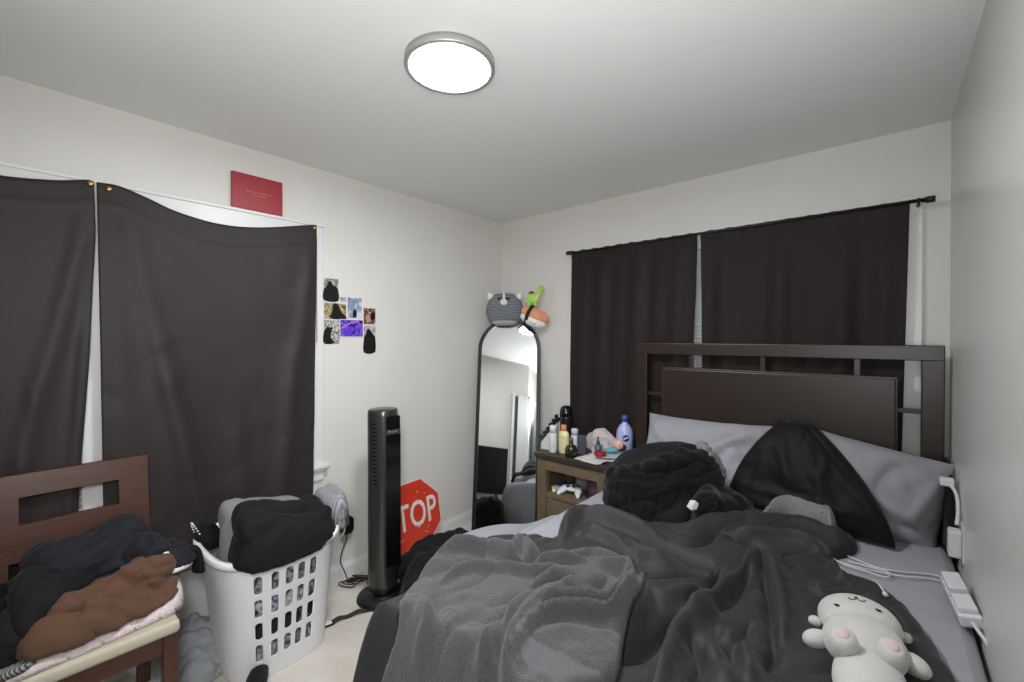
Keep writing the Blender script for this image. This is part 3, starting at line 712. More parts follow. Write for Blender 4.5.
# grey shirt on the floor between chair and basket
o, _ = heap('t_shirt', [(.03, -2.27), (.17, -2.34), (.30, -2.30), (.335, -2.21), (.24, -2.125), (.16, -2.10), (.05, -2.14)], .001, .14, .10, M['grey_shirt'],
     strokes=[([(.08, -2.25), (.16, -2.2), (.2, -2.14)], .03, .02, .3), ([(.18, -2.31), (.2, -2.22), (.26, -2.16)], .025, .018, -.3), ([(.1, -2.3), (.15, -2.24), (.27, -2.22)], -.03, .012)],
     cell=.008, seed=31)
recloth(o, .006, [(.045, 9, (.6, 1, .6), 3.2, 51), (.016, 18, (1, -.4, .5), 3, 55), (.007, 34, (.4, 1, .4), 3, 57)])
tag(o, 'grey t-shirt dropped in a crumple on the floor beside the laundry basket', 'shirt')
# black slipper whose toe shows in front of the basket
sl = MB(rotz(R(60), (.555, -2.12, 0)))
sl.loft([[(r*.045*math.cos(2*math.pi*k/20)*1.0+0, -.12+yy, .006+max(0, zc+h*math.sin(2*math.pi*k/20))) for k in range(20)] for yy, r, zc, h in
         [(.0, .25, .02, .018), (.015, .75, .024, .024), (.05, .98, .026, .027), (.11, .95, .03, .032), (.17, .9, .034, .036), (.22, .75, .034, .035), (.245, .3, .03, .026)]])
so = sl.build('slipper', M['black_smooth']); tag(so, 'black slipper toe poking up from the floor in front of the laundry basket', 'shoe')

# ------------------------------------------------------------------ laundry basket
lb = thing('laundry_basket', (.30, -1.955, 0), 'white slotted plastic laundry basket heaped with clothes, by the left window', 'laundry basket')
HB = .575
def tub(th, t, off=0.0):
    """point of the tub wall at angle th and height fraction t"""
    cx = .292+(.352-.292)*t; cy = -1.955+(-1.99+1.955)*t
    hx = .188+(.266-.188)*t+off; hy = .212+(.246-.212)*t+off
    n = 2/3.2
    c = np.cos(th); s = np.sin(th)
    return np.stack([cx+hx*np.sign(c)*np.abs(c)**n, cy+hy*np.sign(s)*np.abs(s)**n, HB*t+0*th], -1)
NT = 720
ths = np.linspace(-math.pi, math.pi, NT, endpoint=False)
# arc-length resampling so the slots keep their shape
pp = tub(ths, np.full(NT, .5)); seg = np.linalg.norm(np.roll(pp, -1, 0)-pp, axis=1); arc = np.concatenate([[0], np.cumsum(seg)]); LT = arc[-1]
def th_of(s): return np.interp(np.mod(s, LT), arc, np.append(ths, math.pi))
def s_of_dir(dx, dy):
    k = np.argmin(np.abs(np.angle(np.exp(1j*(np.arctan2(pp[:, 1]-pp[:, 1].mean(), pp[:, 0]-pp[:, 0].mean())-math.atan2(dy, dx)))))); return arc[k]
cols_y = (-2.098, -2.040, -1.986, -1.936, -1.886)
row_t = (.80, .61, .42, .23)
def s_at(y):
    """arc position on the room side of the tub (largest x) at this y, half way up"""
    k = [i for i in range(NT) if pp[i, 0] > .36]
    return arc[min(k, key=lambda i: abs(pp[i, 1]-y))]
SLOTS = [(s_at(y), HB*t) for y in cols_y for t in row_t]
SLOTS += [((s_at(-1.955)+LT/2+dx) % LT, HB*t) for dx in (-.1, -.05, 0, .05, .1) for t in row_t]
def slot_sd(s, z):
    """signed distance to the nearest slot (a vertical stadium) and the nearest rim point"""
    best = np.full(s.shape, 1e9); qs = s.copy(); qz = z.copy()
    for cs, cz in SLOTS:
        dxx = np.mod(s-cs+LT/2, LT)-LT/2; dz = z-cz; hz = .027; r = .0135
        kz = np.clip(dz, -hz, hz); d = np.hypot(dxx, dz-kz)
        k = d-r < best; best = np.where(k, d-r, best)
        dd = np.maximum(d, 1e-6)
        qs = np.where(k, cs+dxx/dd*r, qs); qz = np.where(k, cz+kz+(dz-kz)/dd*r, qz)
    return best, qs, qz
NS, NZ = 320, 120
gs, gz = np.meshgrid(np.arange(NS)*LT/NS, np.linspace(0, HB, NZ), indexing='ij')
fs, fz = gs.ravel(), gz.ravel()
sd, qs, qz = slot_sd(fs, fz)
hw = LT/NS*.55
snap = np.abs(sd) < hw
ss = np.where(snap, qs, fs); zz = np.where(snap, qz, fz)
V = tub(th_of(ss), zz/HB)
keep = (sd > -hw).reshape(NS, NZ); idx = np.arange(NS*NZ).reshape(NS, NZ); F = []
for i in range(NS):
    i2 = (i+1) % NS
    for j in range(NZ-1):
        if keep[i, j] and keep[i2, j] and keep[i2, j+1] and keep[i, j+1]: F.append((idx[i, j], idx[i2, j], idx[i2, j+1], idx[i, j+1]))
F.append(tuple(idx[:, 0][::-1]))
used = sorted(set(i for f in F for i in f)); mpp = {u: k for k, u in enumerate(used)}
o = mesh('tub', V[used], [[mpp[i] for i in f] for f in F], M['basket'], lb); solid(o, .0035, -1)
rimrings = []
for off, z in ((-.002, HB-.022), (.014, HB-.024), (.019, HB-.014), (.018, HB+.004), (.010, HB+.008), (-.004, HB+.004), (-.006, HB-.01)):
    p = tub(th_of(np.arange(160)*LT/160), np.full(160, 1.0), off); rimrings.append([(q[0], q[1], z) for q in p])
MB().loft(rimrings, closed=True).build('rim', M['basket'], lb)

def tub_poly(t, off): return [tuple(q[:2]) for q in tub(th_of(np.arange(36)*LT/36), np.full(36, t), off)]
def patches(name, cols, scale, seed):
    m = photo_mat(name, cols, scale, seed); m.node_tree.nodes['Principled BSDF'].inputs['Roughness'].default_value = .9; return m
for t, z0, h, m, lab, nm, sd_ in (
    (.02, .012, .12, patches('grey_white_knit', [(190, 190, 192), (120, 121, 125), (214, 214, 214), (70, 71, 75)], 26, 1), 'grey and white clothes at the bottom of the basket, seen through the lowest slots', 'shirt', 2),
    (.26, .15, .10, patches('black_mix', [(28, 28, 31), (44, 44, 48), (36, 36, 40), (160, 160, 162)], 20, 2), 'black clothes in the basket, seen through the second row of slots from below', 'shirt', 5),
    (.46, .27, .10, patches('blue_white_mix', [(200, 202, 206), (66, 74, 120), (214, 214, 216), (60, 62, 70)], 22, 3), 'blue and white clothes in the basket, seen through its upper middle slots', 'shirt', 8),
    (.66, .385, .10, patches('dark_light_mix', [(30, 30, 33), (176, 177, 180), (40, 40, 44), (206, 206, 208)], 22, 4), 'mixed dark and pale clothes in the basket, seen through the top row of slots', 'shirt', 11)):
    o, sfx = heap(nm, tub_poly(t, -.022), z0, h, .03, m, cell=.01, seed=sd_, smooth=False, wr=(.014, 14, sd_, 2), lift=0)
    tag(o, lab, 'clothes')
inb = lambda x, y: .50+.05*inside(x, y, tub_poly(1, -.01))
o, sf_g = heap('heather_shirt', [(.25, -2.155), (.36, -2.19), (.46, -2.195), (.53, -2.10), (.53, -1.95), (.46, -1.82), (.34, -1.80), (.22, -1.86), (.17, -2.05)],
               .49, lambda x, y: .18+.06*sstep(-1.85, -2.2, y), .03, M['heather'], strokes=[([(.3, -2.2), (.34, -2.0), (.36, -1.85)], .02, .03)], cell=.01, seed=41)
recloth(o, .008, [(.02, 8, (.2, 1, -.5), 2, 81)])
tag(o, 'heather grey shirt on top of the laundry basket, showing behind and beside the black one', 'shirt')
o, sf_k = heap('sweatshirt', [(.44, -2.16), (.54, -2.19), (.62, -2.185), (.652, -2.13), (.660, -2.03), (.652, -1.92), (.62, -1.85), (.57, -1.79), (.48, -1.775), (.38, -1.785), (.35, -1.83), (.40, -1.9), (.40, -2.05)],
               lambda x, y: .556-.018*sstep(.60, .66, x), lambda x, y: .145+.065*sstep(-1.85, -2.18, y)-.02*sstep(.5, .62, x), .035, M['black_cloth'],
               strokes=[([(.48, -2.15), (.52, -2.0), (.50, -1.82)], .015, .03), ([(.56, -2.1), (.56, -1.95), (.54, -1.82)], -.02, .015), ([(.60, -1.90), (.55, -1.83), (.47, -1.78)], -.022, .012)], cell=.008, seed=44)
recloth(o, .007, [(.020, 6, (.3, 1, -.4), 2.4, 91), (.008, 16, (.3, 1, .4), 2.4, 95)], 2)
tag(o, 'black sweatshirt folded over the front rim of the white laundry basket', 'sweatshirt')
o, _ = heap('knit_shirt', [(.32, -1.78), (.44, -1.80), (.54, -1.765), (.545, -1.71), (.48, -1.665), (.38, -1.65), (.31, -1.69)], lambda x, y: .56+0*x, .15, .04,
            stripes('grey_striped_knit', [(96, 97, 100), (150, 151, 154), (110, 111, 114), (168, 169, 172)], 22, .9, 'X', 2.0, .3), cell=.006, seed=47, wr=(.02, 10, .2, 3))
tag(o, 'grey striped knit bunched at the far end of the laundry basket beside the black sweatshirt', 'shirt')
o, _ = heap('fabric_bag', [(.12, -2.22), (.24, -2.245), (.30, -2.20), (.26, -2.14), (.14, -2.14)], .55, .07, .05, M['black_cloth'], cell=.006, seed=49, wr=(.012, 14, .2, 2))
tag(o, 'black beaded garment at the near corner of the laundry basket', 'clothes')
mb = MB()
for i in range(16):
    a_ = math.pi*.15+i*math.pi*.85/15
    mb.ell((.20+.085*math.cos(a_+.5), -2.215-.02*math.sin(a_), .57+.065*math.sin(a_)), (.004, .004, .004), n=8, m=6)
mb.build('bead_trim', M['white_plastic'], o)
# a white drawstring loop at the far end of the rim
mb = MB(); mb.tube(cr([(.44, -1.70, .60), (.45, -1.675, .55), (.44, -1.67, .49), (.41, -1.68, .45), (.40, -1.69, .42)], 6), .004, 8)
tag(mb.build('drawstring', M['cable']), 'white drawstring dangling behind the far rim of the laundry basket', 'string')
# ------------------------------------------------------------------ tower fan
FX, FY = .345, -1.385
tf = thing('tower_fan', (FX, FY, 0), 'tall black tower fan on a round base between basket and stop sign', 'fan')
MB().lathe([(0, 0), (.140, 0), (.144, .004), (.142, .012), (.110, .022), (.06, .03), (.05, .05), (0, .05)], (FX, FY, 0), 48).build('base', M['black_plastic'], tf)
# body: D section, the grille side turned towards the bed
fa = R(20)
def fan_ring(z, kx=1.0):
    r = []
    for k in range(40):
        a_ = 2*math.pi*k/40
        x = .074*kx*math.copysign(abs(math.cos(a_))**.72, math.cos(a_)); y = .077*kx*math.copysign(abs(math.sin(a_))**.72, math.sin(a_))
        r.append((FX+x*math.cos(fa)-y*math.sin(fa), FY+x*math.sin(fa)+y*math.cos(fa), z))
    return r
MB().loft([fan_ring(.045, .80), fan_ring(.05, .9), fan_ring(.075, .95), fan_ring(.09, 1.0), fan_ring(1.03, 1.0), fan_ring(1.055, .985), fan_ring(1.062, .94)]).build('body', M['gunmetal'], tf)
def fan_pt(u, v, z):    # local: u along facing direction, v sideways
    return (FX+u*math.cos(fb)-v*math.sin(fb), FY+u*math.sin(fb)+v*math.cos(fb), z)
fb = R(-14)
g = MB(); g.add([fan_pt(0.0396, -0.0264, .20), fan_pt(0.08272, -0.01056, .20), fan_pt(0.08272, 0.07216, .20), fan_pt(0.0264, 0.07216, .20), fan_pt(0.0396, -0.0264, .93), fan_pt(0.08272, -0.01056, .93), fan_pt(0.08272, 0.07216, .93), fan_pt(0.0264, 0.07216, .93)],
           [[3, 2, 1, 0], [4, 5, 6, 7], [0, 1, 5, 4], [1, 2, 6, 5], [2, 3, 7, 6], [3, 0, 4, 7]], smooth=False)
for i in range(60):
    z = .21+i*.0118
    g.add([fan_pt(0.08184, -0.0088, z), fan_pt(0.08492, -0.0088, z), fan_pt(0.08492, 0.0704, z), fan_pt(0.08184, 0.0704, z), fan_pt(0.08184, -0.0088, z+.004), fan_pt(0.08492, -0.0088, z+.004), fan_pt(0.08492, 0.0704, z+.004), fan_pt(0.08184, 0.0704, z+.004)],
          [[3, 2, 1, 0], [4, 5, 6, 7], [0, 1, 5, 4], [1, 2, 6, 5], [2, 3, 7, 6], [3, 0, 4, 7]], smooth=False)
g.build('grille', M['gloss_black'], tf)
g = MB(); g.add([fan_pt(0.0396, -0.01056, .93), fan_pt(0.08492, -0.01056, .93), fan_pt(0.08492, 0.0704, .93), fan_pt(0.0264, 0.0704, .93), fan_pt(0.0396, -0.01056, .957), fan_pt(0.08492, -0.01056, .957), fan_pt(0.08492, 0.0704, .957), fan_pt(0.0264, 0.0704, .957)],
           [[3, 2, 1, 0], [4, 5, 6, 7], [0, 1, 5, 4], [1, 2, 6, 5], [2, 3, 7, 6], [3, 0, 4, 7]], smooth=False)
g.build('control_panel', M['gunmetal'], tf)
g = MB(); g.add([fan_pt(0.0396, -0.01056, .957), fan_pt(0.08404, -0.01056, .957), fan_pt(0.08404, 0.06864, .957), fan_pt(0.0264, 0.06864, .957), fan_pt(0.0396, -0.01056, 1.03), fan_pt(0.08404, -0.01056, 1.03), fan_pt(0.08404, 0.06864, 1.03), fan_pt(0.0264, 0.06864, 1.03)],
           [[3, 2, 1, 0], [4, 5, 6, 7], [0, 1, 5, 4], [1, 2, 6, 5], [2, 3, 7, 6], [3, 0, 4, 7]], smooth=False)
g.build('handle_recess', M['gloss_black'], tf)
for v, z in ((.01, .943), (.03, .944), (.05, .945)):
    p = fan_pt(.0855, v*.88, z); k = MB(); k.ell(p, (.005, .005, .005), n=10, m=8); k.build('button', M['chrome'], tf)
sl_ = MB()
for i in range(16):
    a_ = R(-66); zz_ = .66+i*.022
    for q in (-58, -66, -74):
        aa = R(q); sl_.box((-.009, -.002, -.003), (.009, .002, .003), mtx=Matrix.Translation((FX+.0765*math.cos(aa), FY+.079*math.sin(aa)*.97, zz_)) @ Matrix.Rotation(aa+math.pi/2, 4, 'Z'))
sl_.build('side_vent', M['gloss_black'], tf)

# ------------------------------------------------------------------ stop sign leaning on the left wall
sg = thing('stop_sign', (.08, -.975, 0), 'red octagonal stop sign leaning on the wall behind the tower fan', 'sign')
lean = R(7)
ctr = (.066, -.975, .245)
sm = Matrix.Translation(ctr) @ Matrix.Rotation(-lean, 4, 'Y') @ Matrix(((0, 0, 1, 0), (1, 0, 0, 0), (0, 1, 0, 0), (0, 0, 0, 1))) @ Matrix.Rotation(R(2.5), 4, 'Z')
def octo(r): return [(r/math.cos(math.pi/8)*math.cos(math.pi/8+k*math.pi/4), r/math.cos(math.pi/8)*math.sin(math.pi/8+k*math.pi/4)) for k in range(8)]
sign_red = mat('sign_red', (206, 62, 38), .4, col2=(190, 50, 32), nscale=14, bump=.05, bscale=60)
sign_white = mat('sign_white', (226, 220, 216), .45, col2=(206, 196, 190), nscale=30)
MB().prism(octo(.240), 2, -.0015, 0, 0, sm).build('border', sign_white, sg)
MB().prism(octo(.232), 2, 0, .0006, 0, sm).build('face', sign_red, sg)
text_mesh('lettering', 'STOP', .245, .0006, sm @ Matrix.Translation((0, .004, .0012)), sign_white, sg, sx=.70, bold=.003)
for (px_, py_, a_, l_) in ((.05, -.075, 40, .035), (.10, -.13, -20, .02), (.12, -.10, 70, .015), (.06, .155, 30, .02), (.115, .13, -10, .016), (.17, .0, 80, .02), (-.1, -.12, 20, .03)):
    s_ = MB(); s_.box((-l_/2, -.002, .0006), (l_/2, .002, .0009), mtx=sm @ Matrix.Translation((px_, py_, 0)) @ Matrix.Rotation(R(a_), 4, 'Z')); s_.build('scratch', sign_white, sg)

# ------------------------------------------------------------------ plug-in adapter with its coiled cable
ad = thing('power_adapter', (.02, -1.43, .33), 'black plug-in power adapter on the left wall with its cable coiled on the floor', 'power adapter')
a_ = MB(); a_.prism([(-1.466, .30), (-1.45, .282), (-1.41, .282), (-1.394, .30), (-1.394, .365), (-1.41, .383), (-1.45, .383), (-1.466, .365)], 0, .004, .045); a_.build('plug_body', M['black_plastic'], ad)
cabl = M['black_plastic']
a_ = MB(); a_.tube(cr([(.03, -1.43, .285), (.028, -1.435, .24), (.03, -1.46, .19), (.035, -1.475, .13), (.06, -1.462, .07), (.075, -1.45, .02), (.09, -1.45, .008)], 8), .0035, 8); a_.build('cord', cabl, ad)
a_ = MB()
for j in range(5):
    cx_, cy_ = .10+.003*j, -1.47+.022*j; a2 = R(25+4*j)
    loop = [(cx_+.055*math.cos(q)*math.cos(a2)-.016*math.sin(q)*math.sin(a2), cy_+.055*math.cos(q)*math.sin(a2)+.016*math.sin(q)*math.cos(a2), .008+.004*j+.02*(1+math.sin(q*1+j))*.3) for q in np.linspace(0, 2*math.pi, 28, endpoint=False)]
    a_.tube(loop, .0035, 6, closed=True)
a_.tube(cr([(.13, -1.40, .012), (.13, -1.36, .006), (.15, -1.33, .006), (.19, -1.34, .006), (.20, -1.37, .006), (.17, -1.38, .01), (.15, -1.35, .012)], 7), .0035, 6)
a_.build('cord_coil', cabl, ad)
a_ = MB(rotz(R(40), (.185, -1.345, .0))); a_.box((-.02, -.010, .002), (.02, .010, .018), .003); a_.build('connector', M['white_plastic'], ad)
# belt on the floor
sb_ = thing('belt', (.37, -1.6, 0), 'dark brown webbing belt with a pale label on the floor before the fan', 'belt')
P_ = cr([(.352, -1.70), (.362, -1.62), (.39, -1.53), (.42, -1.44), (.45, -1.36), (.50, -1.30)], 8); b_ = MB(); rg = []
for i, p in enumerate(P_):
    t_ = P_[min(i+1, len(P_)-1)]-P_[max(i-1, 0)]; t_ = t_/np.linalg.norm(t_); n_ = np.array([-t_[1], t_[0]])*.016
    hz = .0+.010*(math.sin(i*.35)**2); hz = hz if i < 20 else hz+.01
    rg.append([(p[0]+n_[0], p[1]+n_[1], .001+hz), (p[0]+n_[0], p[1]+n_[1], .005+hz), (p[0]-n_[0], p[1]-n_[1], .005+hz), (p[0]-n_[0], p[1]-n_[1], .001+hz)])
b_.loft(rg, smooth=False); b_.build('strap', mat('belt_web', (48, 40, 38), .7, bump=.2, bscale=200), sb_)
q_ = MB(rotz(R(80), (.350, -1.715, 0))); q_.box((-.04, -.018, .001), (.03, .018, .012), .003); q_.build('buckle', M['black_plastic'], sb_)
q_ = MB(rotz(R(80), (.350, -1.715, 0))); q_.box((-.038, -.015, .0122), (.022, .015, .0130)); q_.build('label_tag', M['white_cloth'], sb_)

# black clothes heaped on the floor between fan, sign and bed
o, _ = heap('sweater', [(.30, -1.24), (.33, -1.08), (.42, -.95), (.60, -.92), (.72, -1.10), (.80, -1.30), (.86, -1.52), (.74, -1.58), (.60, -1.46), (.49, -1.30), (.40, -1.28)],
     .001, lambda x, y: .22+.06*sstep(.4, .6, x), .09, M['black_cloth'], strokes=[([(.36, -1.2), (.45, -1.1), (.58, -1.05)], .035, .03, .4), ([(.45, -1.25), (.55, -1.15), (.66, -1.15)], -.035, .02), ([(.5, -1.3), (.62, -1.25), (.74, -1.3)], .03, .03)],
     cell=.01, seed=61)
recloth(o, .008, [(.045, 8, (.6, .6, .8), 2.2, 61), (.018, 18, (.6, -.4, .8), 2.2, 65)])
tag(o, 'black sweater heaped on the floor between the stop sign and the bed', 'sweater')
# ------------------------------------------------------------------ bed
bed = thing('bed', (1.985, -1.1, 0), 'dark espresso bed with a framed panel headboard and grey fitted sheet', 'bed')
hy0, hy1 = -.145, -.095
hb = MB()
hb.box((1.284, hy0, 0), (1.356, hy1, 1.428), .004); hb.box((2.618, hy0, 0), (2.692, hy1, 1.428), .004)
hb.box((1.284, hy0-.003, 1.362), (2.692, hy1, 1.43), .004)
ho = hb.build('headboard', M['dark_wood'], bed)
MB().box((1.445, -.138, .55), (2.541, -.105, 1.285), .004).box((1.452, -.143, .56), (2.534, -.13, 1.276), .006).build('panel', M['dark_wood'], ho)
for x in (1.62, 1.995, 2.394): MB().box((x-.012, -.13, 1.28), (x+.012, -.112, 1.365), .002).build('spindle', M['dark_wood'], ho)
for xa, xb, z in ((1.35, 1.45, 1.115), (2.535, 2.622, 1.135)): MB().box((xa, -.132, z-.010), (xb, -.112, z+.010), .002).build('spindle', M['dark_wood'], ho)
for xa, xb in ((1.292, 1.318), (2.658, 2.684)): MB().box((xa, -2.04, .16), (xb, -.14, .34), .004).build('side_rail', M['dark_wood'], bed)
MB().box((1.292, -2.05, .12), (2.684, -2.02, .36), .004).build('footboard', M['dark_wood'], bed)
for x in (1.30, 2.62): MB().box((x, -2.045, 0), (x+.06, -1.99, .13), .004).build('leg', M['dark_wood'], bed)
BT = .612
def srect_(hx, hy, z, r=.12, n=10):
    return [(1.991+qx*(hx-r)+r*math.cos(R(a0+90*k/(n-1))), -1.09+qy*(hy-r)+r*math.sin(R(a0+90*k/(n-1))), z) for qx, qy, a0 in ((1, 1, 0), (-1, 1, 90), (-1, -1, 180), (1, -1, 270)) for k in range(n)]
MB().loft([srect_(.66, .89, .30), srect_(.70, .93, .34), srect_(.70, .93, .56), srect_(.66, .89, .598)]).build('mattress', M['white_cloth'], bed)
def bedtop(x, y):
    e = np.maximum(np.maximum(1.275-x, -2.035-y), 0)
    return BT-.50*sstep(0, .15, e)
# the fitted sheet: a rounded skirt over the mattress
rings = []
def srect(hx, hy, z, r=.07, n=14):
    cx, cy = 1.991, -1.09; out = []
    for qx, qy, a0 in ((1, 1, 0), (-1, 1, 90), (-1, -1, 180), (1, -1, 270)):
        for k in range(n):
            a_ = R(a0+90*k/(n-1)); out.append((cx+qx*(hx-r)+r*math.cos(a_), cy+qy*(hy-r)+r*math.sin(a_), z))
    return out
for hx, hy, z in ((.708, .938, .33), (.714, .944, .36), (.716, .946, .56), (.712, .942, .585), (.702, .932, .601), (.68, .91, .609)):
    rings.append(srect(hx, hy, z, .14))
sh = MB(); sh.loft(rings, caps=False); sh.build('fitted_sheet', M['sheet'], bed)
gx_, gy_ = np.meshgrid(np.linspace(1.311, 2.671, 120), np.linspace(-2.0, -.18, 150), indexing='ij'); X_, Y_ = gx_.ravel(), gy_.ravel()
Z_ = .609+.004*crease(X_, Y_, 5, .7, 3, 5)*sstep(0, .1, np.minimum(np.minimum(X_-1.311, 2.671-X_), np.minimum(Y_+2.0, -.18-Y_)))
ix = np.arange(120*150).reshape(120, 150)
mesh('fitted_sheet', np.stack([X_, Y_, Z_], 1), [(ix[i, j], ix[i+1, j], ix[i+1, j+1], ix[i, j+1]) for i in range(119) for j in range(149) if max(0, 1.45-X_[ix[i, j]], X_[ix[i+1, j]]-2.53)**2+max(0, -1.86-Y_[ix[i, j]], Y_[ix[i, j+1]]+.32)**2 < .0203], M['sheet'], bed)

# grey bedding that has slid off the far long side, in front of the mirror
o, _ = heap('blanket', [(.80, -1.36), (.79, -1.18), (.86, -1.00), (.98, -.88), (1.12, -.82), (1.262, -.82), (1.266, -1.1), (1.264, -1.36), (1.20, -1.46), (.98, -1.47)],
     .001, lambda x, y: x*0+.455+.10*sstep(1.0, 1.26, x), .10, M['sheet'], cell=.012, seed=71, wr=(.012, 6, 1.2, 2.5))
tag(o, 'smooth blue-grey blanket bulging off the side of the bed in front of the mirror', 'blanket')

# ------------------------------------------------------------------ pillows
def pil(name, right, up, loc, w, h, t, m, **k): return pillow(name, w, h, t, facing(right, up, loc), m, **k)
o = pil('pillow', (1, -.05, .02), (.02, .50, .86), (1.735, -.285, .805), .72, .46, .16, M['pillowcase_pale'], seed=3, wr=.02,
        strokes=[([(.3, .2), (.1, .05), (-.1, -.1)], .02, .03), ([(-.3, .2), (-.2, .05), (0, -.05)], .018, .03), ([(.32, .1), (.15, -.05)], -.015, .02)])
tag(o, 'pale grey pillow propped on the headboard at the nightstand side', 'pillow')
o = pil('pillow', (.975, -.06, -.17), (.01, .22, .97), (2.385, -.255, .80), .62, .40, .18, M['pillowcase'], seed=8, wr=.018, pinch=.03,
        strokes=[([(-.25, -.15), (0, -.1), (.25, -.16)], .018, .03), ([(.28, .15), (.2, -.1)], .016, .02), ([(-.3, .1), (-.1, 0), (.05, -.12)], -.014, .02), ([(.29, -.12), (.15, -.05), (0, 0)], .014, .02)])
tag(o, 'grey pillow slumped against the headboard by the right-hand wall', 'pillow')
o = pil('pillow', (1, -.06, -.03), (-.02, .36, .92), (2.195, -.37, .845), .64, .45, .15, M['black_smooth'], seed=12, wr=.016, pinch=.0, taper=.78, tpow=1.7, shear=-.03, pw=.45,
        strokes=[([(-.1, .2), (-.05, 0), (0, -.2)], .010, .02), ([(.2, .1), (.1, -.05), (.1, -.18)], .012, .02), ([(-.28, -.12), (0, -.14), (.28, -.13)], .012, .02)])
tag(o, 'black pillow narrowing to its top, propped between the two grey pillows', 'pillow')

# ------------------------------------------------------------------ duvet
duvet_poly = [tuple(p) for p in [(1.504, -1.333), (1.443, -1.238), (1.414, -1.14), (1.431, -1.05), (1.524, -0.985), (1.679, -0.954), (1.85, -0.821), (1.958, -0.519), (2.118, -0.366), (2.314, -0.395), (2.414, -0.529), (2.397, -0.644), (2.354, -0.734), (2.356, -0.831), (2.41, -0.883), (2.489, -0.889), (2.549, -0.977), (2.594, -1.098), (2.621, -1.205), (2.637, -1.329)]]
duvet_poly += [(2.665, -1.6), (2.66, -2.0), (2.60, -2.13), (2.2, -2.16), (1.8, -2.15), (1.4, -2.16), (1.33, -2.17), (1.285, -2.15), (1.285, -2.10), (1.335, -2.0), (1.315, -1.90), (1.288, -1.76), (1.262, -1.62)]
duvet_poly += [tuple(p) for p in [(1.275, -1.568), (1.283, -1.496), (1.355, -1.399), (1.437, -1.363), (1.515, -1.363)]]
def PT(l): return [tuple(p) for p in l]
dstrokes = [
    (PT([(1.569, -1.414), (1.501, -1.285), (1.508, -1.173), (1.597, -1.11), (1.75, -1.109), (1.842, -1.113)]), 0.064, .035, 0),
    (PT([(1.574, -1.296), (1.676, -1.255), (1.825, -1.277), (1.946, -1.287)]), 0.043, .03, 0),
    (PT([(1.774, -1.164), (1.93, -1.185), (2.061, -1.19)]), -0.093, .020, .3),
    (PT([(1.875, -1.098), (1.927, -0.931), (2.016, -0.76), (2.191, -0.595), (2.348, -0.619), (2.413, -0.725)]), 0.046, .05, 0),
    (PT([(1.948, -1.113), (2.024, -0.927), (2.175, -0.919), (2.303, -0.819)]), -0.076, .018, 0),
    (PT([(1.965, -1.054), (2.068, -0.897), (2.221, -0.8), (2.333, -0.815)]), 0.043, .022, .3),
    (PT([(2.134, -0.95), (2.152, -1.179), (2.141, -1.354), (2.115, -1.529), (2.077, -1.607)]), 0.079, .022, .25),
    (PT([(2.073, -1.163), (2.071, -1.332), (2.06, -1.464)]), -0.068, .016, 0),
    (PT([(2.162, -1.145), (2.158, -1.354), (2.13, -1.517)]), -0.076, .016, 0),
    (PT([(2.166, -0.957), (2.226, -1.171), (2.274, -1.36), (2.292, -1.496)]), 0.055, .020, .3),
    (PT([(2.197, -1.14), (2.281, -1.447), (2.289, -1.604)]), -0.050, .014, 0),
    (PT([(2.014, -1.807), (2.039, -1.656), (2.057, -1.52)]), -0.084, .018, 0),
    (PT([(2.116, -1.856), (2.095, -1.711), (2.08, -1.616), (2.112, -1.522)]), 0.051, .022, -.2),
    (PT([(1.927, -1.501), (2.003, -1.518), (2.034, -1.424), (2.09, -1.303)]), 0.036, .025, 0),
    (PT([(1.885, -1.384), (1.941, -1.335), (2.055, -1.213)]), -0.050, .014, 0),
    (PT([(2.242, -0.943), (2.31, -1.106), (2.362, -1.161)]), 0.036, .014, .3),
    (PT([(2.193, -0.872), (2.279, -1.037), (2.345, -1.145)]), -0.042, .012, 0),
    (PT([(2.371, -0.806), (2.37, -0.95), (2.416, -1.006)]), 0.031, .016, 0),
    (PT([(2.358, -1.056), (2.422, -1.008)]), -0.030, .010, 0),
    (PT([(2.443, -1.05), (2.514, -1.151), (2.561, -1.293)]), 0.025, .02, 0),
    (PT([(2.144, -1.622), (2.203, -1.663), (2.238, -1.752)]), 0.025, .03, 0),
    (PT([(1.962, -1.76), (1.971, -1.599), (1.948, -1.475)]), 0.040, .025, 0),
    (PT([(1.662, -1.387), (1.784, -1.389), (1.895, -1.431)]), -0.041, .014, 0),
    (PT([(2.111, -1.6), (2.161, -1.677), (2.171, -1.779)]), -0.041, .014, 0),
    (PT([(2.166, -1.527), (2.24, -1.587), (2.274, -1.691)]), 0.029, .02, 0),
    (PT([(2.241, -0.7), (2.316, -0.728), (2.369, -0.779)]), -0.041, .012, 0),
    (PT([(1.641, -1.239), (1.72, -1.241), (1.803, -1.296)]), -0.034, .012, 0),
    (PT([(2.218, -1.633), (2.214, -1.543), (2.225, -1.439)]), -0.030, .012, 0),
]
duvet, sf_d = heap('duvet', duvet_poly, bedtop, lambda x, y: (.055-.012*sstep(-.8, -.5, y))-.02*sstep(2.35, 2.6, x), .05, M['duvet'], strokes=dstrokes, cell=.006, seed=81,
                   wr=(.016, 5, .9, 2.6), wr2=(.009, 14, 1.2, 3.2), wav=.006)
tag(duvet, 'rumpled charcoal duvet spread over the bed, hanging off the foot end', 'duvet')

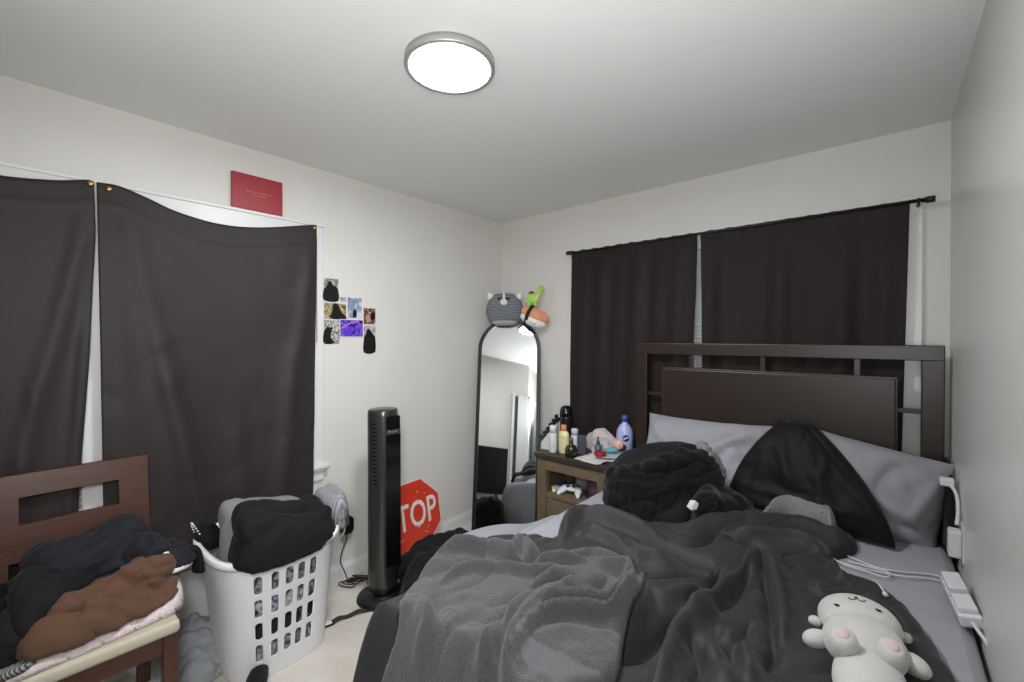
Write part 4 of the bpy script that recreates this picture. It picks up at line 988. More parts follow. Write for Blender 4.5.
# pale fold of bedding under the duvet's rolled edge
fs_ = PT([(2.086, -0.639), (2.111, -0.522), (2.167, -0.425), (2.233, -0.402), (2.304, -0.452), (2.35, -0.514)])
o, _ = heap('flat_sheet', fs_+[(p_[0]-.01, p_[1]-.13) for p_ in fs_[::-1]], lambda x, y: BT+0*x, .135, .035, M['heather'], cell=.006, seed=83, wr=(.012, 14, .5, 2))
tag(o, 'pale grey fold of sheet peeking out between duvet and black pillow', 'sheet')

# ------------------------------------------------------------------ dark cushion mound and fleece throw
o, sf_m = heap('cushion', [(1.350, -.62), (1.390, -.76), (1.510, -.84), (1.700, -.85), (1.860, -.76), (1.940, -.58), (1.880, -.44), (1.740, -.37), (1.560, -.38), (1.420, -.46)], BT, lambda x, y: (.285+.05*sstep(1.5, 1.8, x)), .22, M['black_smooth'], cell=.009, seed=91,
     wr=(.01, 6, .4, 2.5))
recloth(o, .010, [(.016, 7, (1, .3, .4), 2.2, 3)])
tag(o, 'smooth black cushion mounded on the bed behind the fleece throw', 'cushion')
fp = PT([(1.43, -0.802), (1.475, -0.865), (1.56, -0.856), (1.688, -0.867), (1.84, -0.764)])+[(1.88, -.86), (1.98, -.80), (2.06, -.70), (2.09, -.60), (2.04, -.54), (1.96, -.55), (1.88, -.60), (1.79, -.70), (1.68, -.79), (1.55, -.80), (1.45, -.77), (1.40, -.76)]
o, sf_z = heap('throw_blanket', fp, lambda x, y: np.maximum(sf_m(x, y), BT), lambda x, y: np.maximum(.085+.05*sstep(-.84, -.90, y), .87-.13*sstep(1.7, 2.05, x)-np.maximum(sf_m(x, y), BT)-.30*(1-sstep(1.62, 1.74, x))), .07, M['fuzzy'], cell=.008, seed=95, wr=(.02, 7, .4, 2), wav=.012)
recloth(o, .006, [(.042, 7, (1, .2, .15), 4.5, 5), (.022, 14, (.8, -.3, .4), 4.0, 8), (.008, 30, (1, .4, .3), 3, 12)], 4, 2)
tag(o, 'black fluffy fleece throw bunched up on the bed below the pale pillow', 'blanket')
(tx_, tz_), = [(1.894, 0.769)]
tm_ = Matrix.Translation((tx_, -.915, tz_)) @ Matrix.Rotation(R(30), 4, 'Z') @ Matrix.Rotation(R(25), 4, 'Y')
o = MB(tm_).add([(-.020, -.002, -.018), (.0, -.006, -.022), (.020, -.001, -.010), (.016, -.003, .016), (-.002, -.007, .022), (-.018, -.002, .014), (-.020, 0, -.018), (.0, -.004, -.022), (.020, .001, -.010), (.016, -.001, .016), (-.002, -.005, .022), (-.018, 0, .014)],
    [[0, 1, 4, 5], [1, 2, 3, 4], [11, 10, 7, 6], [10, 9, 8, 7], [0, 6, 7, 1], [1, 7, 8, 2], [2, 8, 9, 3], [3, 9, 10, 4], [4, 10, 11, 5], [5, 11, 6, 0]], smooth=False).build('care_tag', M['white_cloth'])
tag(o, 'small white tag on the edge of the black fleece throw', 'tag')
o, _ = heap('cloth', [(1.815, -.595), (1.855, -.665), (1.910, -.64), (1.925, -.565), (1.880, -.535), (1.835, -.55)], lambda x, y: np.maximum(sf_z(x, y), sf_m(x, y))-.01, .05, .03, M['heather'], cell=.006, seed=97)
recloth(o, .005, [(.03, 14, (1, .4, .6), 2.2, 101), (.012, 30, (.4, 1, .3), 2.2, 103)], 2, 1)
tag(o, 'scrap of pale grey cloth poking out above the black fleece throw', 'cloth')

# ------------------------------------------------------------------ bath towel over the foot corner
tp = PT([(1.45, -2.084), (1.46, -2.064), (1.43, -2.035), (1.35, -1.887), (1.3, -1.767), (1.34, -1.65), (1.44, -1.616), (1.49, -1.576), (1.58, -1.598), (1.64, -1.523), (1.7, -1.43), (1.8, -1.439), (1.92, -1.479), (1.96, -1.551), (1.99, -1.722), (2.04, -1.882)])+[(1.99, -1.97), (1.96, -2.15), (1.8, -2.19), (1.6, -2.20), (1.42, -2.19), (1.34, -2.18)]
tz = .72
tstrokes = [
    (PT([(1.67, -1.564), (1.75, -1.494), (1.83, -1.513), (1.92, -1.547), (1.95, -1.617), (1.96, -1.723), (1.9, -1.774), (1.84, -1.824), (1.82, -1.895), (1.84, -2.006), (1.88, -2.052)]), .050, .007, 0),
    (PT([(1.34, -1.819), (1.4, -1.709), (1.51, -1.686), (1.64, -1.709)]), 0.056, .020, .2),
    (PT([(1.57, -1.712), (1.54, -1.61), (1.66, -1.654), (1.77, -1.538)]), 0.056, .020, .2),
    (PT([(1.52, -1.756), (1.63, -1.675), (1.71, -1.555)]), -0.041, .012, 0),
    (PT([(1.48, -1.925), (1.51, -1.814), (1.67, -1.722), (1.75, -1.621)]), 0.036, .018, .2),
    (PT([(1.76, -1.609), (1.74, -1.743), (1.75, -1.875), (1.78, -2.032), (1.77, -2.062)]), 0.052, .018, .35),
    (PT([(1.78, -1.666), (1.75, -1.785), (1.75, -1.929), (1.83, -2.05), (1.79, -2.058)]), -0.036, .011, 0),
    (PT([(1.84, -1.629), (1.8, -1.748), (1.79, -1.874), (1.82, -2.004), (1.86, -2.054)]), 0.049, .018, .3),
    (PT([(1.76, -1.5), (1.83, -1.537), (1.91, -1.545), (1.93, -1.606), (1.94, -1.709), (1.88, -1.753), (1.82, -1.806), (1.81, -1.878), (1.82, -1.993), (1.88, -2.052)]), 0.055, .013, -.45),
    (PT([(1.86, -1.586), (1.84, -1.654), (1.82, -1.708)]), -0.049, .016, 0),
    (PT([(1.5, -2.014), (1.58, -2.052), (1.56, -2.089)]), 0.036, .020, .2),
    (PT([(1.48, -1.95), (1.63, -2.05), (1.66, -2.073)]), -0.019, .02, 0),
]
band = PT([(1.82, -1.976), (1.82, -1.942), (1.88, -1.927), (1.96, -1.927), (2.02, -1.908), (2.07, -1.902), (2.05, -1.976), (1.98, -2.009), (1.89, -2.002)])
o, sf_w = heap('bath_towel', tp, lambda x, y: sf_d(x, y), lambda x, y: .036+0*x, .022, [M['towel'], M['towel_band']], strokes=tstrokes, cell=.005, seed=101, wr=(.012, 7, 1.0, 3), zones=[(band, 1)], fuzz=.0012)
tag(o, "grey terry bath towel with a smooth woven band, thrown over the bed's foot corner", 'towel')

# ------------------------------------------------------------------ white plush bear
br = thing('plush_bear', (2.455, -1.37, .66), 'white round plush bear lying on its back on the duvet near the wall', 'plush toy')
def blob(name, ells, m, parent, vox=.006, smooth=8):
    mb = MB()
    for c_, r_, a_ in ells: mb.ell(c_, r_, rot=Matrix.Rotation(R(a_), 3, 'Z'), n=28, m=18)
    o = mb.build(name, m, parent)
    k = o.modifiers.new('remesh', 'REMESH'); k.mode = 'VOXEL'; k.voxel_size = vox; k.use_smooth_shade = True
    k = o.modifiers.new('smooth', 'SMOOTH'); k.factor = .6; k.iterations = smooth
    return o
bz = .652
bear_body = blob('body', [((2.445, -1.275, bz+.060), (.108, .118, .064), -12), ((2.462, -1.40, bz+.060), (.102, .12, .066), -4), ((2.478, -1.56, bz+.056), (.080, .16, .058), 0), ((2.434, -1.23, bz+.086), (.036, .030, .028), -15)], M['plush_white'], br)
for c_, a_ in (((2.352, -1.435, bz+.045), 40), ((2.572, -1.385, bz+.045), -40)):
    blob('arm', [(c_, (.042, .028, .028), a_)], M['plush_white'], br, .004, 4)
for c_ in ((2.337, -1.335, bz+.045), (2.555, -1.24, bz+.04)):
    blob('ear', [(c_, (.020, .020, .016), 0)], M['plush_white'], br, .004, 4)
def paw(c_, dirv):
    d_ = Vector(dirv).normalized(); q = d_.to_track_quat('Z', 'Y').to_matrix().to_4x4(); mt = Matrix.Translation(c_) @ q
    p_ = MB(); p_.lathe([(0, -.03), (.027, -.03), (.033, -.01), (.034, .022), (.030, .040), (.021, .048), (.010, .051), (0, .051)], n=28, mtx=mt, sy=1.12)
    po = p_.build('foot', M['plush_white'], br)
    q_ = MB(); q_.lathe([(0, .054), (.010, .0535), (.015, .0505), (.016, .046), (0, .044)], n=20, mtx=mt, sy=1.15); q_.build('paw_pad', M['plush_pink'], po)
paw((2.423, -1.525, bz+.100), (-.04, -.30, .95)); paw((2.520, -1.492, bz+.096), (.10, -.28, .95))
dark = mat('plush_eye', (24, 22, 24), .2)
def top_z(o, x, y):
    dg = bpy.context.evaluated_depsgraph_get(); dg.update(); ev = o.evaluated_get(dg); wl = WORLD[o.name]
    hit, loc, nrm, _ = ev.ray_cast(Vector((x-wl.x, y-wl.y, 1.0)), Vector((0, 0, -1)))
    return loc.z+wl.z if hit else wl.z
for c_ in ((2.393, -1.318), (2.492, -1.280)):
    e_ = MB(); e_.ell((c_[0], c_[1], top_z(bear_body, *c_)+.0005), (.009, .007, .003), n=12, m=8); e_.build('eye', dark, br)
mo = MB(); mo.tube([(x_, y_, top_z(bear_body, x_, y_)+.0008) for x_, y_ in ((2.418, -1.268), (2.425, -1.276), (2.433, -1.272), (2.438, -1.258), (2.447, -1.268), (2.456, -1.266), (2.461, -1.254))], .0018, 6); mo.build('mouth', dark, br)
br.scale = (.84, .84, .84); br.location = (2.458, -1.375, .662)
ns_ = MB(); ns_.ell((2.437, -1.252, top_z(bear_body, 2.437, -1.252)+.001), (.005, .0035, .003), n=10, m=6); ns_.build('nose', dark, br)
# ------------------------------------------------------------------ nightstand
NX0, NX1, NY0, NY1, NZ_ = .712, 1.262, -.455, -.09, .70
ns = thing('nightstand', (.99, -.27, 0), 'rustic wood nightstand with an open shelf, between mirror and bed', 'nightstand')
MB().box((NX0-.006, NY0-.008, .672), (NX1+.006, NY1+.004, NZ_), .004).box((NX0+.005, NY0, .655), (NX1-.005, NY1, .673), .002).build('top', M['rustic_top'], ns)
b_ = MB(); b_.box((NX0+.022, NY0+.02, .08), (NX0+.042, NY1, .655)); b_.box((NX1-.042, NY0+.02, .08), (NX1-.022, NY1, .655)); b_.box((NX0+.03, NY1-.016, .08), (NX1-.03, NY1, .655)); b_.box((NX0+.03, NY0+.01, .08), (NX1-.03, NY1, .10))
b_.build('case', M['rustic_v'], ns)
for xa in (NX0+.014, NX1-.085):
    for ya in (NY0+.004, NY1-.05): MB().box((xa, ya, 0), (xa+.071, ya+.045, .656), .003).build('leg', M['rustic_v'], ns)
MB().box((NX0+.08, NY0+.006, .592), (NX1-.08, NY0+.028, .656), .003).build('top_rail', M['rustic'], ns)
MB().box((NX0+.086, NY0+.006, .414), (NX1-.086, NY1-.014, .444), .003).build('shelf', M['rustic'], ns)
dr = MB().box((NX0+.088, NY0+.008, .14), (NX1-.088, NY0+.03, .408), .004).box((NX0+.12, NY0+.002, .175), (NX1-.12, NY0+.01, .375), .004).build('door', M['rustic'], ns)
MB().lathe([(0, 0), (.006, 0), (.006, .012), (.014, .018), (.014, .024), (0, .027)], n=16, mtx=Matrix.Translation((1.14, NY0+.003, .28)) @ Matrix.Rotation(math.pi/2, 4, 'X')).build('knob', M['black_metal'], dr)

z7 = NZ_+.001
def bottle(name, x, y, prof, m, cap, capm, label, cat='bottle', sx=1, sy=1, lab=None, labm=None, z=z7):
    r = thing(name, (x, y, z), label, cat)
    MB().lathe(prof, (x, y, z), 24, sx=sx, sy=sy).build('body', m, r)
    if cap: MB().lathe(cap, (x, y, z), 20).build('cap', capm, r)
    if lab: MB().lathe(lab, (x, y, z), 24, sx=sx, sy=sy).build('sticker', labm, r)
    return r
white_pl = M['white_plastic']
bottle('spray_can', .812, -.39, [(0, 0), (.025, 0), (.027, .004), (.027, .12), (.024, .128), (.012, .13), (0, .13)], mat('can_white', (206, 205, 206), .4), [(0, .129), (.023, .129), (.023, .17), (.02, .178), (0, .178)], mat('can_white_cap', (214, 213, 214), .4), 'plain white spray can at the front corner of the nightstand', 'spray can')
bottle('lotion_bottle', .878, -.36, [(0, 0), (.036, 0), (.038, .004), (.038, .125), (.03, .140), (.014, .15), (0, .15)], mat('yellow_lotion', (214, 208, 150), .3), [(0, .148), (.018, .148), (.02, .152), (.02, .182), (.016, .186), (0, .186)], mat('orange_cap', (206, 130, 84), .4), 'pale yellow lotion bottle with an orange cap on the nightstand', 'bottle', 1, .7,
       [(.0385, .02), (.0388, .022), (.0388, .118), (.0385, .12)], mat('yellow_label', (216, 212, 168), .5, col2=(190, 186, 132), nscale=60))
ol = mat('olive_glass', (58, 54, 24), .08, trans=.35, col2=(40, 36, 16), nscale=10)
bottle('perfume_bottle', .962, -.40, [(0, 0), (.036, 0), (.040, .006), (.040, .045), (.032, .066), (.016, .076), (.012, .082), (.012, .094), (0, .094)], ol, [(0, .094), (.013, .094), (.013, .118), (.010, .121), (0, .121)], mat('olive_cap', (110, 104, 60), .4, .3), 'squat olive glass bottle near the front edge of the nightstand', 'bottle')
bottle('deodorant_stick', .905, -.27, [(0, 0), (.023, 0), (.025, .004), (.025, .10), (.022, .108), (0, .11)], mat('deo_white', (206, 206, 210), .35), [(0, .109), (.024, .109), (.024, .14), (.02, .15), (0, .152)], mat('deo_lilac', (196, 190, 214), .4), 'white deodorant stick with a lilac cap behind the yellow lotion bottle', 'deodorant')
# slate grey box standing beside the olive bottle
o = MB(rotz(R(20), (.985, -.31, z7))).box((-.028, -.014, 0), (.028, .014, .125), .004).build('case', mat('slate_case', (64, 67, 76), .4))
o.name = 'carton'; tag(o, 'narrow slate grey carton standing behind the olive glass bottle', 'box')
# tall black tumbler with a rounded top
r_ = thing('tumbler', (.79, -.20, z7), 'tall round-topped black tumbler at the back of the nightstand', 'tumbler')
MB().lathe([(0, 0), (.038, 0), (.041, .005), (.044, .20), (.044, .215)], (.79, -.20, z7), 28).build('body', M['black_plastic'], r_)
MB().lathe([(.0445, .21), (.046, .214), (.046, .232), (.043, .255), (.034, .275), (.018, .285), (0, .287)], (.79, -.20, z7), 28).build('lid', M['gloss_black'], r_)
# folding fan-like comb holder: white wedge with a black toothed spine
r_ = thing('makeup_organizer', (.755, -.335, z7), 'slanted white rack with a black toothed top edge beside the standing mirror', 'rack')
cm = Matrix.Translation((.752, -.345, z7)) @ Matrix.Rotation(R(12), 4, 'Z')
MB(cm).prism([(-.055, 0), (.06, 0), (.06, .205), (.045, .205), (-.055, .07)], 1, -.018, .014).build('body', mat('rack_white', (196, 196, 196), .45), r_)
MB(cm).prism([(-.062, .055), (-.055, .05), (.068, .198), (.068, .222), (.055, .222)], 1, -.022, .018).build('spine', M['black_plastic'], r_)
for i in range(6):
    t_ = i/5; px_ = -.056+.108*t_; pz_ = .075+.148*t_
    MB(cm).box((px_-.008, -.02, pz_-.004), (px_+.004, .016, pz_+.018), .002).build('tooth', M['black_plastic'], r_)
    MB(cm).box((px_+.006, -.0195, pz_-.045), (px_+.010, -.0182, pz_-.012)).build('slot', M['white_cloth'], r_)
# papers and tissue
def paper_sheet(name, c_, a_, w_, h_, lab, z, curl=.004, m=None):
    n = 14; g = np.linspace(-.5, .5, n); U_, V_ = np.meshgrid(g, g, indexing='ij'); U_, V_ = U_.ravel(), V_.ravel()
    x = c_[0]+U_*w_*math.cos(a_)-V_*h_*math.sin(a_); y = c_[1]+U_*w_*math.sin(a_)+V_*h_*math.cos(a_)
    zz_ = z+curl*(.5+fbm(U_*4, V_*4, 5))+curl*2*np.abs(U_)**3*8*.3
    zz_ = np.maximum(zz_, z)
    i_ = np.arange(n*n).reshape(n, n)
    o = mesh(name, np.stack([x, y, zz_], 1), [(i_[i, j], i_[i+1, j], i_[i+1, j+1], i_[i, j+1]) for i in range(n-1) for j in range(n-1)], m or mat(name+'_white', (212, 206, 202), .7)); solid(o, .0012, 1)
    return tag(o, lab, 'paper')
paper_sheet('paper_sheet', (1.125, -.335), R(-8), .20, .24, 'white sheet of paper jutting over the front edge of the nightstand top', z7, .006)
paper_sheet('leaflet', (1.17, -.26), R(24), .15, .16, 'pale leaflet under the red lid, lying across the larger sheet', z7+.016, .003, mat('leaflet_pale', (196, 200, 200), .6, col2=(176, 190, 194), nscale=20))
o, sf_ti = heap('crumpled_cloth', [(.915, -.13), (.98, -.19), (1.06, -.27), (1.10, -.24), (1.15, -.17), (1.19, -.11), (1.10, -.085), (1.0, -.09)], z7, lambda x, y: .10-.06*sstep(1.04, 1.17, x), .05, mat('pinkish_cloth', (196, 184, 182), .85, col2=(182, 168, 168), nscale=20),
                strokes=[([(.98, -.17), (1.04, -.15), (1.10, -.16)], .03, .014, .3), ([(1.0, -.12), (1.08, -.12), (1.16, -.12)], .025, .014, -.3)], cell=.006, seed=121)
recloth(o, .0045, [(.030, 14, (1, .2, .3), 3.5, 71), (.014, 28, (.6, 1, .3), 3, 75)])
tag(o, 'crumpled pinkish white cloth heaped at the back of the nightstand', 'cloth')
bottle('dropper_bottle', 1.10, -.30, [(0, .02), (.019, .02), (.021, .024), (.021, .075), (.010, .085), (0, .085)], mat('teal_glass', (64, 96, 104), .15), [(0, .084), (.010, .084), (.010, .105), (.006, .108), (.006, .125), (.003, .130), (0, .13)], mat('teal_cap', (50, 70, 78), .4), 'small teal dropper bottle beside the red lid on the nightstand')
o = MB().lathe([(0, 0), (.036, 0), (.038, .003), (.038, .018), (.034, .022), (0, .022)], (1.135, -.335, z7+.024), 28).build('jar_lid', mat('red_lid', (146, 22, 36), .35)); tag(o, 'round dark red jar lid lying on the papers on the nightstand', 'lid')
pd = thing('plush_doll', (1.19, -.20, z7), 'little peach-faced doll in teal lying among the papers on the nightstand', 'doll')
MB().ell((1.195, -.205, z7+.075), (.034, .030, .032)).build('head', mat('peach_felt', (220, 176, 158), .8), pd)
MB().ell((1.2, -.19, z7+.058), (.04, .03, .03)).build('hair', mat('doll_hair', (46, 32, 34), .8), pd)
MB().ell((1.163, -.235, z7+.04), (.05, .022, .018), rot=Matrix.Rotation(R(50), 3, 'Z')).build('body', mat('teal_felt', (92, 164, 172), .8), pd)
MB().ell((1.07, -.235, z7+.05), (.04, .014, .014), rot=Matrix.Rotation(R(-20), 3, 'Z')).build('arm', mat('teal_felt_arm', (92, 164, 172), .8), pd)
for dx_ in (-.010, .012): MB().ell((1.195+dx_+.008, -.233, z7+.08), (.003, .003, .003), n=8, m=6).build('eye', dark, pd)
bl = bottle('pump_bottle', 1.205, -.14, [(0, 0), (0.04968, 0), (0.05292, 0.0057), (0.05292, 0.1368), (0.04752, 0.1653), (0.0324, 0.1915), (0.01836, 0.2052), (0.01836, 0.2166), (0, 0.2166)], mat('periwinkle_lotion', (168, 174, 216), .3), [(0, 0.2166), (0.02052, 0.2166), (0.02052, 0.2531), (0.01512, 0.2576), (0, 0.2576)], mat('blue_cap', (44, 88, 160), .35), 'periwinkle lotion bottle with a blue cap beside the headboard post')
bm_ = facing((.76, .65, 0), (0, 0, 1), (1.205+.053*.55, -.14-.053*.835, z7+.118))
MB().lathe([(0, -.002), (.021, -.002), (.021, .002), (0, .002)], n=24, mtx=bm_).build('emblem', mat('navy_emblem', (24, 42, 104), .4), bl)
MB().box((-.017, -.004, .0021), (.017, .004, .0026), mtx=bm_ @ Matrix.Rotation(R(20), 4, 'Z')).build('emblem_band', M['white_plastic'], bl)

# on the open shelf
zs = .445
gc = thing('game_controller', (.945, -.36, zs), 'white game controller on the open shelf of the nightstand', 'game controller')
gm = Matrix.Translation((.945, -.375, zs+.03)) @ Matrix.Rotation(R(8), 4, 'Z') @ Matrix.Rotation(R(18), 4, 'X')
def gell(c_, r_, rot=0): return (c_, r_, rot)
mb = MB(gm)
for c_, r_, a_ in (((0, .018, 0), (.056, .032, .018), 0), ((-.052, -.005, -.002), (.024, .046, .02), -16), ((.052, -.005, -.002), (.024, .046, .02), 16), ((-.064, -.038, -.006), (.016, .026, .016), -14), ((.064, -.038, -.006), (.016, .026, .016), 14)):
    mb.ell(c_, r_, rot=Matrix.Rotation(R(a_), 3, 'Z'))
co = mb.build('body', M['white_plastic'], gc); k = co.modifiers.new('remesh', 'REMESH'); k.mode = 'VOXEL'; k.voxel_size = .003; k.use_smooth_shade = True; k = co.modifiers.new('smooth', 'SMOOTH'); k.iterations = 5; k.factor = .5
for c_ in ((-.045, .024, .017), (.022, .004, .017)): MB(gm).lathe([(0, 0), (.007, 0), (.007, .008), (.011, .010), (.011, .014), (.006, .013), (0, .012)], c_, 18).build('thumbstick', M['black_plastic'], gc)
mb = MB(gm); mb.box((-.033, .0, .015), (-.011, .008, .021), .002); mb.box((-.026, -.007, .015), (-.018, .015, .021), .002); mb.build('direction_pad', M['black_plastic'], gc)
for c_ in ((.045, .012, .018), (.056, .023, .017), (.045, .034, .016), (.034, .023, .018)): MB(gm).lathe([(0, 0), (.005, 0), (.005, .004), (.003, .005), (0, .005)], c_, 14).build('button', M['black_plastic'], gc)
bk_ = [(mat('blue_box', (48, 62, 96), .5), 'dark blue box lying on the nightstand shelf behind the controller', (.855, -.30), 15, (.05, .07, .03)),
       (mat('pale_box', (170, 172, 172), .5), 'thin pale box on the nightstand shelf, at its end by the mirror', (.835, -.36), 8, (.04, .045, .022))]
for m_, l_, c_, a_, s_ in bk_:
    o = MB(rotz(R(a_), (c_[0], c_[1], zs))).box((-s_[0], -s_[1]*.5, 0), (s_[0], s_[1]*.5, s_[2]), .003).build('small_box', m_); tag(o, l_, 'box')
o = MB().lathe([(0, 0), (.012, 0), (.013, .003), (.013, .02), (0, .022)], (.835, -.41, zs), 18).build('lip_balm', mat('yellow_lid', (214, 206, 120), .4)); tag(o, 'tiny pale yellow pot at the front of the nightstand shelf', 'pot')
o, _ = heap('folded_shirt', [(1.03, -.33), (1.10, -.40), (1.17, -.38), (1.17, -.2), (1.02, -.2)], zs, .13, .05, mat('plum_cloth', (72, 48, 66), .8, col2=(86, 58, 78), nscale=30), cell=.007, seed=131, wr=(.02, 16, .2, 2.4))
tag(o, 'plum cloth stuffed into the nightstand shelf next to the controller', 'cloth')
o, _ = heap('tissue', [(.90, -.26), (.96, -.28), (.99, -.22), (.93, -.18)], zs, .10, .04, mat('grey_tissue', (134, 132, 134), .9), cell=.005, seed=135, wr=(.03, 18, .2, 2))
tag(o, 'crumpled grey tissue behind the controller on the nightstand shelf', 'tissue')

# ------------------------------------------------------------------ standing mirror in the corner
mi_ = thing('standing_mirror', (.383, -.394, 0), 'tall arched black-framed mirror leaning into the corner of the room', 'mirror')
ma, mt_ = R(34.27), R(11.68)
mn = Vector((math.sin(ma)*math.cos(mt_), -math.cos(ma)*math.cos(mt_), math.sin(mt_))); mr = Vector((math.cos(ma), math.sin(ma), 0)); mu = mr.cross(mn)*-1
if mu.z < 0: mu = -mu
mm = Matrix(((mr.x, mu.x, mn.x, .383), (mr.y, mu.y, mn.y, -.394), (mr.z, mu.z, mn.z, .002), (0, 0, 0, 1)))
ML, MW = 1.648, .497
def arch(inset, n=40):
    r = MW/2-inset; zc = ML-MW/2
    return [(-r, inset), (r, inset)]+[(r*math.cos(math.pi*k/n), zc+r*math.sin(math.pi*k/n)) for k in range(n+1)]
rg = [[(p[0], p[1], h_) for p in arch(i_)] for i_, h_ in ((0, -.024), (0, .0), (.004, .006), (.012, .006), (.014, .001), (.018, .001), (.02, .004), (.026, .004), (.028, -.006), (.028, -.024))]
MB(mm).loft(rg, closed=True, smooth=False).build('frame', M['black_metal'], mi_)
gm_ = MB(mm); ga = arch(.027); gm_.prism(ga, 2, -.012, -.008); gm_.build('glass', M['mirror'], mi_)
MB(mm).prism(arch(.02), 2, -.023, -.0125).build('back_board', M['black_plastic'], mi_)

# ------------------------------------------------------------------ plush toys on top of the mirror
pc = thing('plush_cat', (.15, -.14, 1.60), 'grey striped round plush cat sitting on the mirror top in the corner', 'plush toy')
pcm = facing((.815, .58, 0), (0, 0, 1), (.172, -.155, 1.70)) @ Matrix.Diagonal((1, 1.22, 1, 1))
catf = stripes('cat_stripes', [(40, 43, 50), (120, 124, 132), (52, 56, 64), (160, 164, 170)], 26, .95, 'Z', 6.0, .3)
mb = MB(pcm)
rings = []
for i in range(23):
    ph = -math.pi/2*.985+math.pi*.985*i/22; cz = math.sin(ph); c_ = math.cos(ph)
    wdt = .150*(c_**.62)*(1-.10*max(cz, 0)); rings.append([(wdt*math.cos(2*math.pi*k/32), -.01+.108*cz, .068*(c_**.7)*math.sin(2*math.pi*k/32)) for k in range(32)])
mb.loft(rings); mb.build('body', catf, pc)
for sx_ in (-1, 1):
    MB(pcm).lathe([(0, 0), (.028, 0), (.024, .02), (.010, .042), (0, .046)], n=14, mtx=Matrix.Translation((sx_*.108, .062, .01)) @ Matrix.Rotation(sx_*R(-28), 4, 'Z') @ Matrix.Rotation(-math.pi/2, 4, 'X'), sy=.5).build('ear', M['toy_white'], pc)
    MB(pcm).ell((sx_*.034, .058, .066), (.015, .009, .006), n=12, m=8).build('eye', dark, pc)
    
MB(pcm).ell((0, .036, .066), (.028, .020, .012)).build('muzzle', M['toy_white'], pc)
MB(pcm).ell((0, .072, .056), (.010, .026, .012)).build('blaze', M['toy_white'], pc)
MB(pcm).ell((0, .043, .078), (.006, .004, .003), n=10, m=6).build('nose', mat('cat_nose', (200, 150, 150), .7), pc)
MB(pcm).ell((0, -.095, .012), (.105, .022, .055)).build('belly', mat('cat_belly', (150, 152, 156), .95), pc)
ps = thing('plush_sushi', (.43, -.1, 1.53), 'plush shrimp sushi with a black band and smiling white rice, on the mirror shoulder', 'plush toy')
psm = facing((.80, .30, -.36), (.3, .1, .9), (.435, -.105, 1.622))
blob_o = MB(psm).ell((0, -.025, 0), (.112, .052, .07), n=28, m=18).build('rice', M['toy_white'], ps)
MB(psm).ell((0, .018, 0), (.118, .056, .072), n=28, m=18).build('shrimp', mat('salmon_plush', (208, 138, 100), .95, col2=(218, 152, 114), nscale=30, sheen=.4), ps)
rg = []
for k in range(30):
    a_ = 2*math.pi*k/30; cy_, sz_ = math.cos(a_), math.sin(a_)
    rg.append([(xx_, .002+(.074+dd_)*cy_, (.071+dd_)*sz_) for xx_, dd_ in ((-.052, .002), (-.052, .004), (-.022, .005), (-.022, .003))])
MB(psm).loft(rg, closed=True, smooth=False).build('band', mat('nori_plush', (30, 32, 30), .95), ps)
for sx_ in (.006, .038): MB(psm).ell((sx_, -.04, .068), (.004, .005, .004), n=8, m=6).build('eye', dark, ps)
pt = thing('plush_turtle', (.43, -.1, 1.70), 'lime green plush dinosaur perched on the sushi plush', 'plush toy')
ptm = facing((.82, .57, 0), (0, 0, 1), (.432, -.105, 1.775))
blob_ = MB(ptm)
for c_, r_, a_ in (((-.012, -.012, 0), (.052, .044, .034), 20), ((.032, .024, 0), (.022, .040, .022), -20), ((.052, .066, .004), (.028, .022, .022), 8), ((-.05, -.03, 0), (.03, .014, .014), 28)):
    blob_.ell(c_, r_, rot=Matrix.Rotation(R(a_), 3, 'Z'))
lime = mat('lime_plush', (150, 196, 84), .95, col2=(166, 208, 100), nscale=40, sheen=.4)
bo_ = blob_.build('body', lime, pt); k = bo_.modifiers.new('remesh', 'REMESH'); k.mode = 'VOXEL'; k.voxel_size = .004; k.use_smooth_shade = True; k = bo_.modifiers.new('smooth', 'SMOOTH'); k.iterations = 6; k.factor = .5
for c_, a_ in (((-.036, -.052, .018), 0), ((.012, -.055, .018), 0), ((-.04, -.05, -.016), 0), ((.01, -.052, -.016), 0)): MB(ptm).ell(c_, (.013, .020, .013)).build('leg', lime, pt)
MB(ptm).ell((.022, -.006, .022), (.018, .036, .014), rot=Matrix.Rotation(R(-22), 3, 'Z')).build('belly', mat('yellow_plush', (206, 200, 110), .95), pt)
MB(ptm).ell((-.022, .034, 0), (.022, .012, .014), rot=Matrix.Rotation(R(15), 3, 'Z')).build('shell_spot', mat('maroon_plush', (88, 40, 44), .95), pt)
for s_ in (-1, 1): MB(ptm).ell((.056, .076, .004+s_*.019), (.004, .005, .004), n=8, m=6).build('eye', dark, pt)
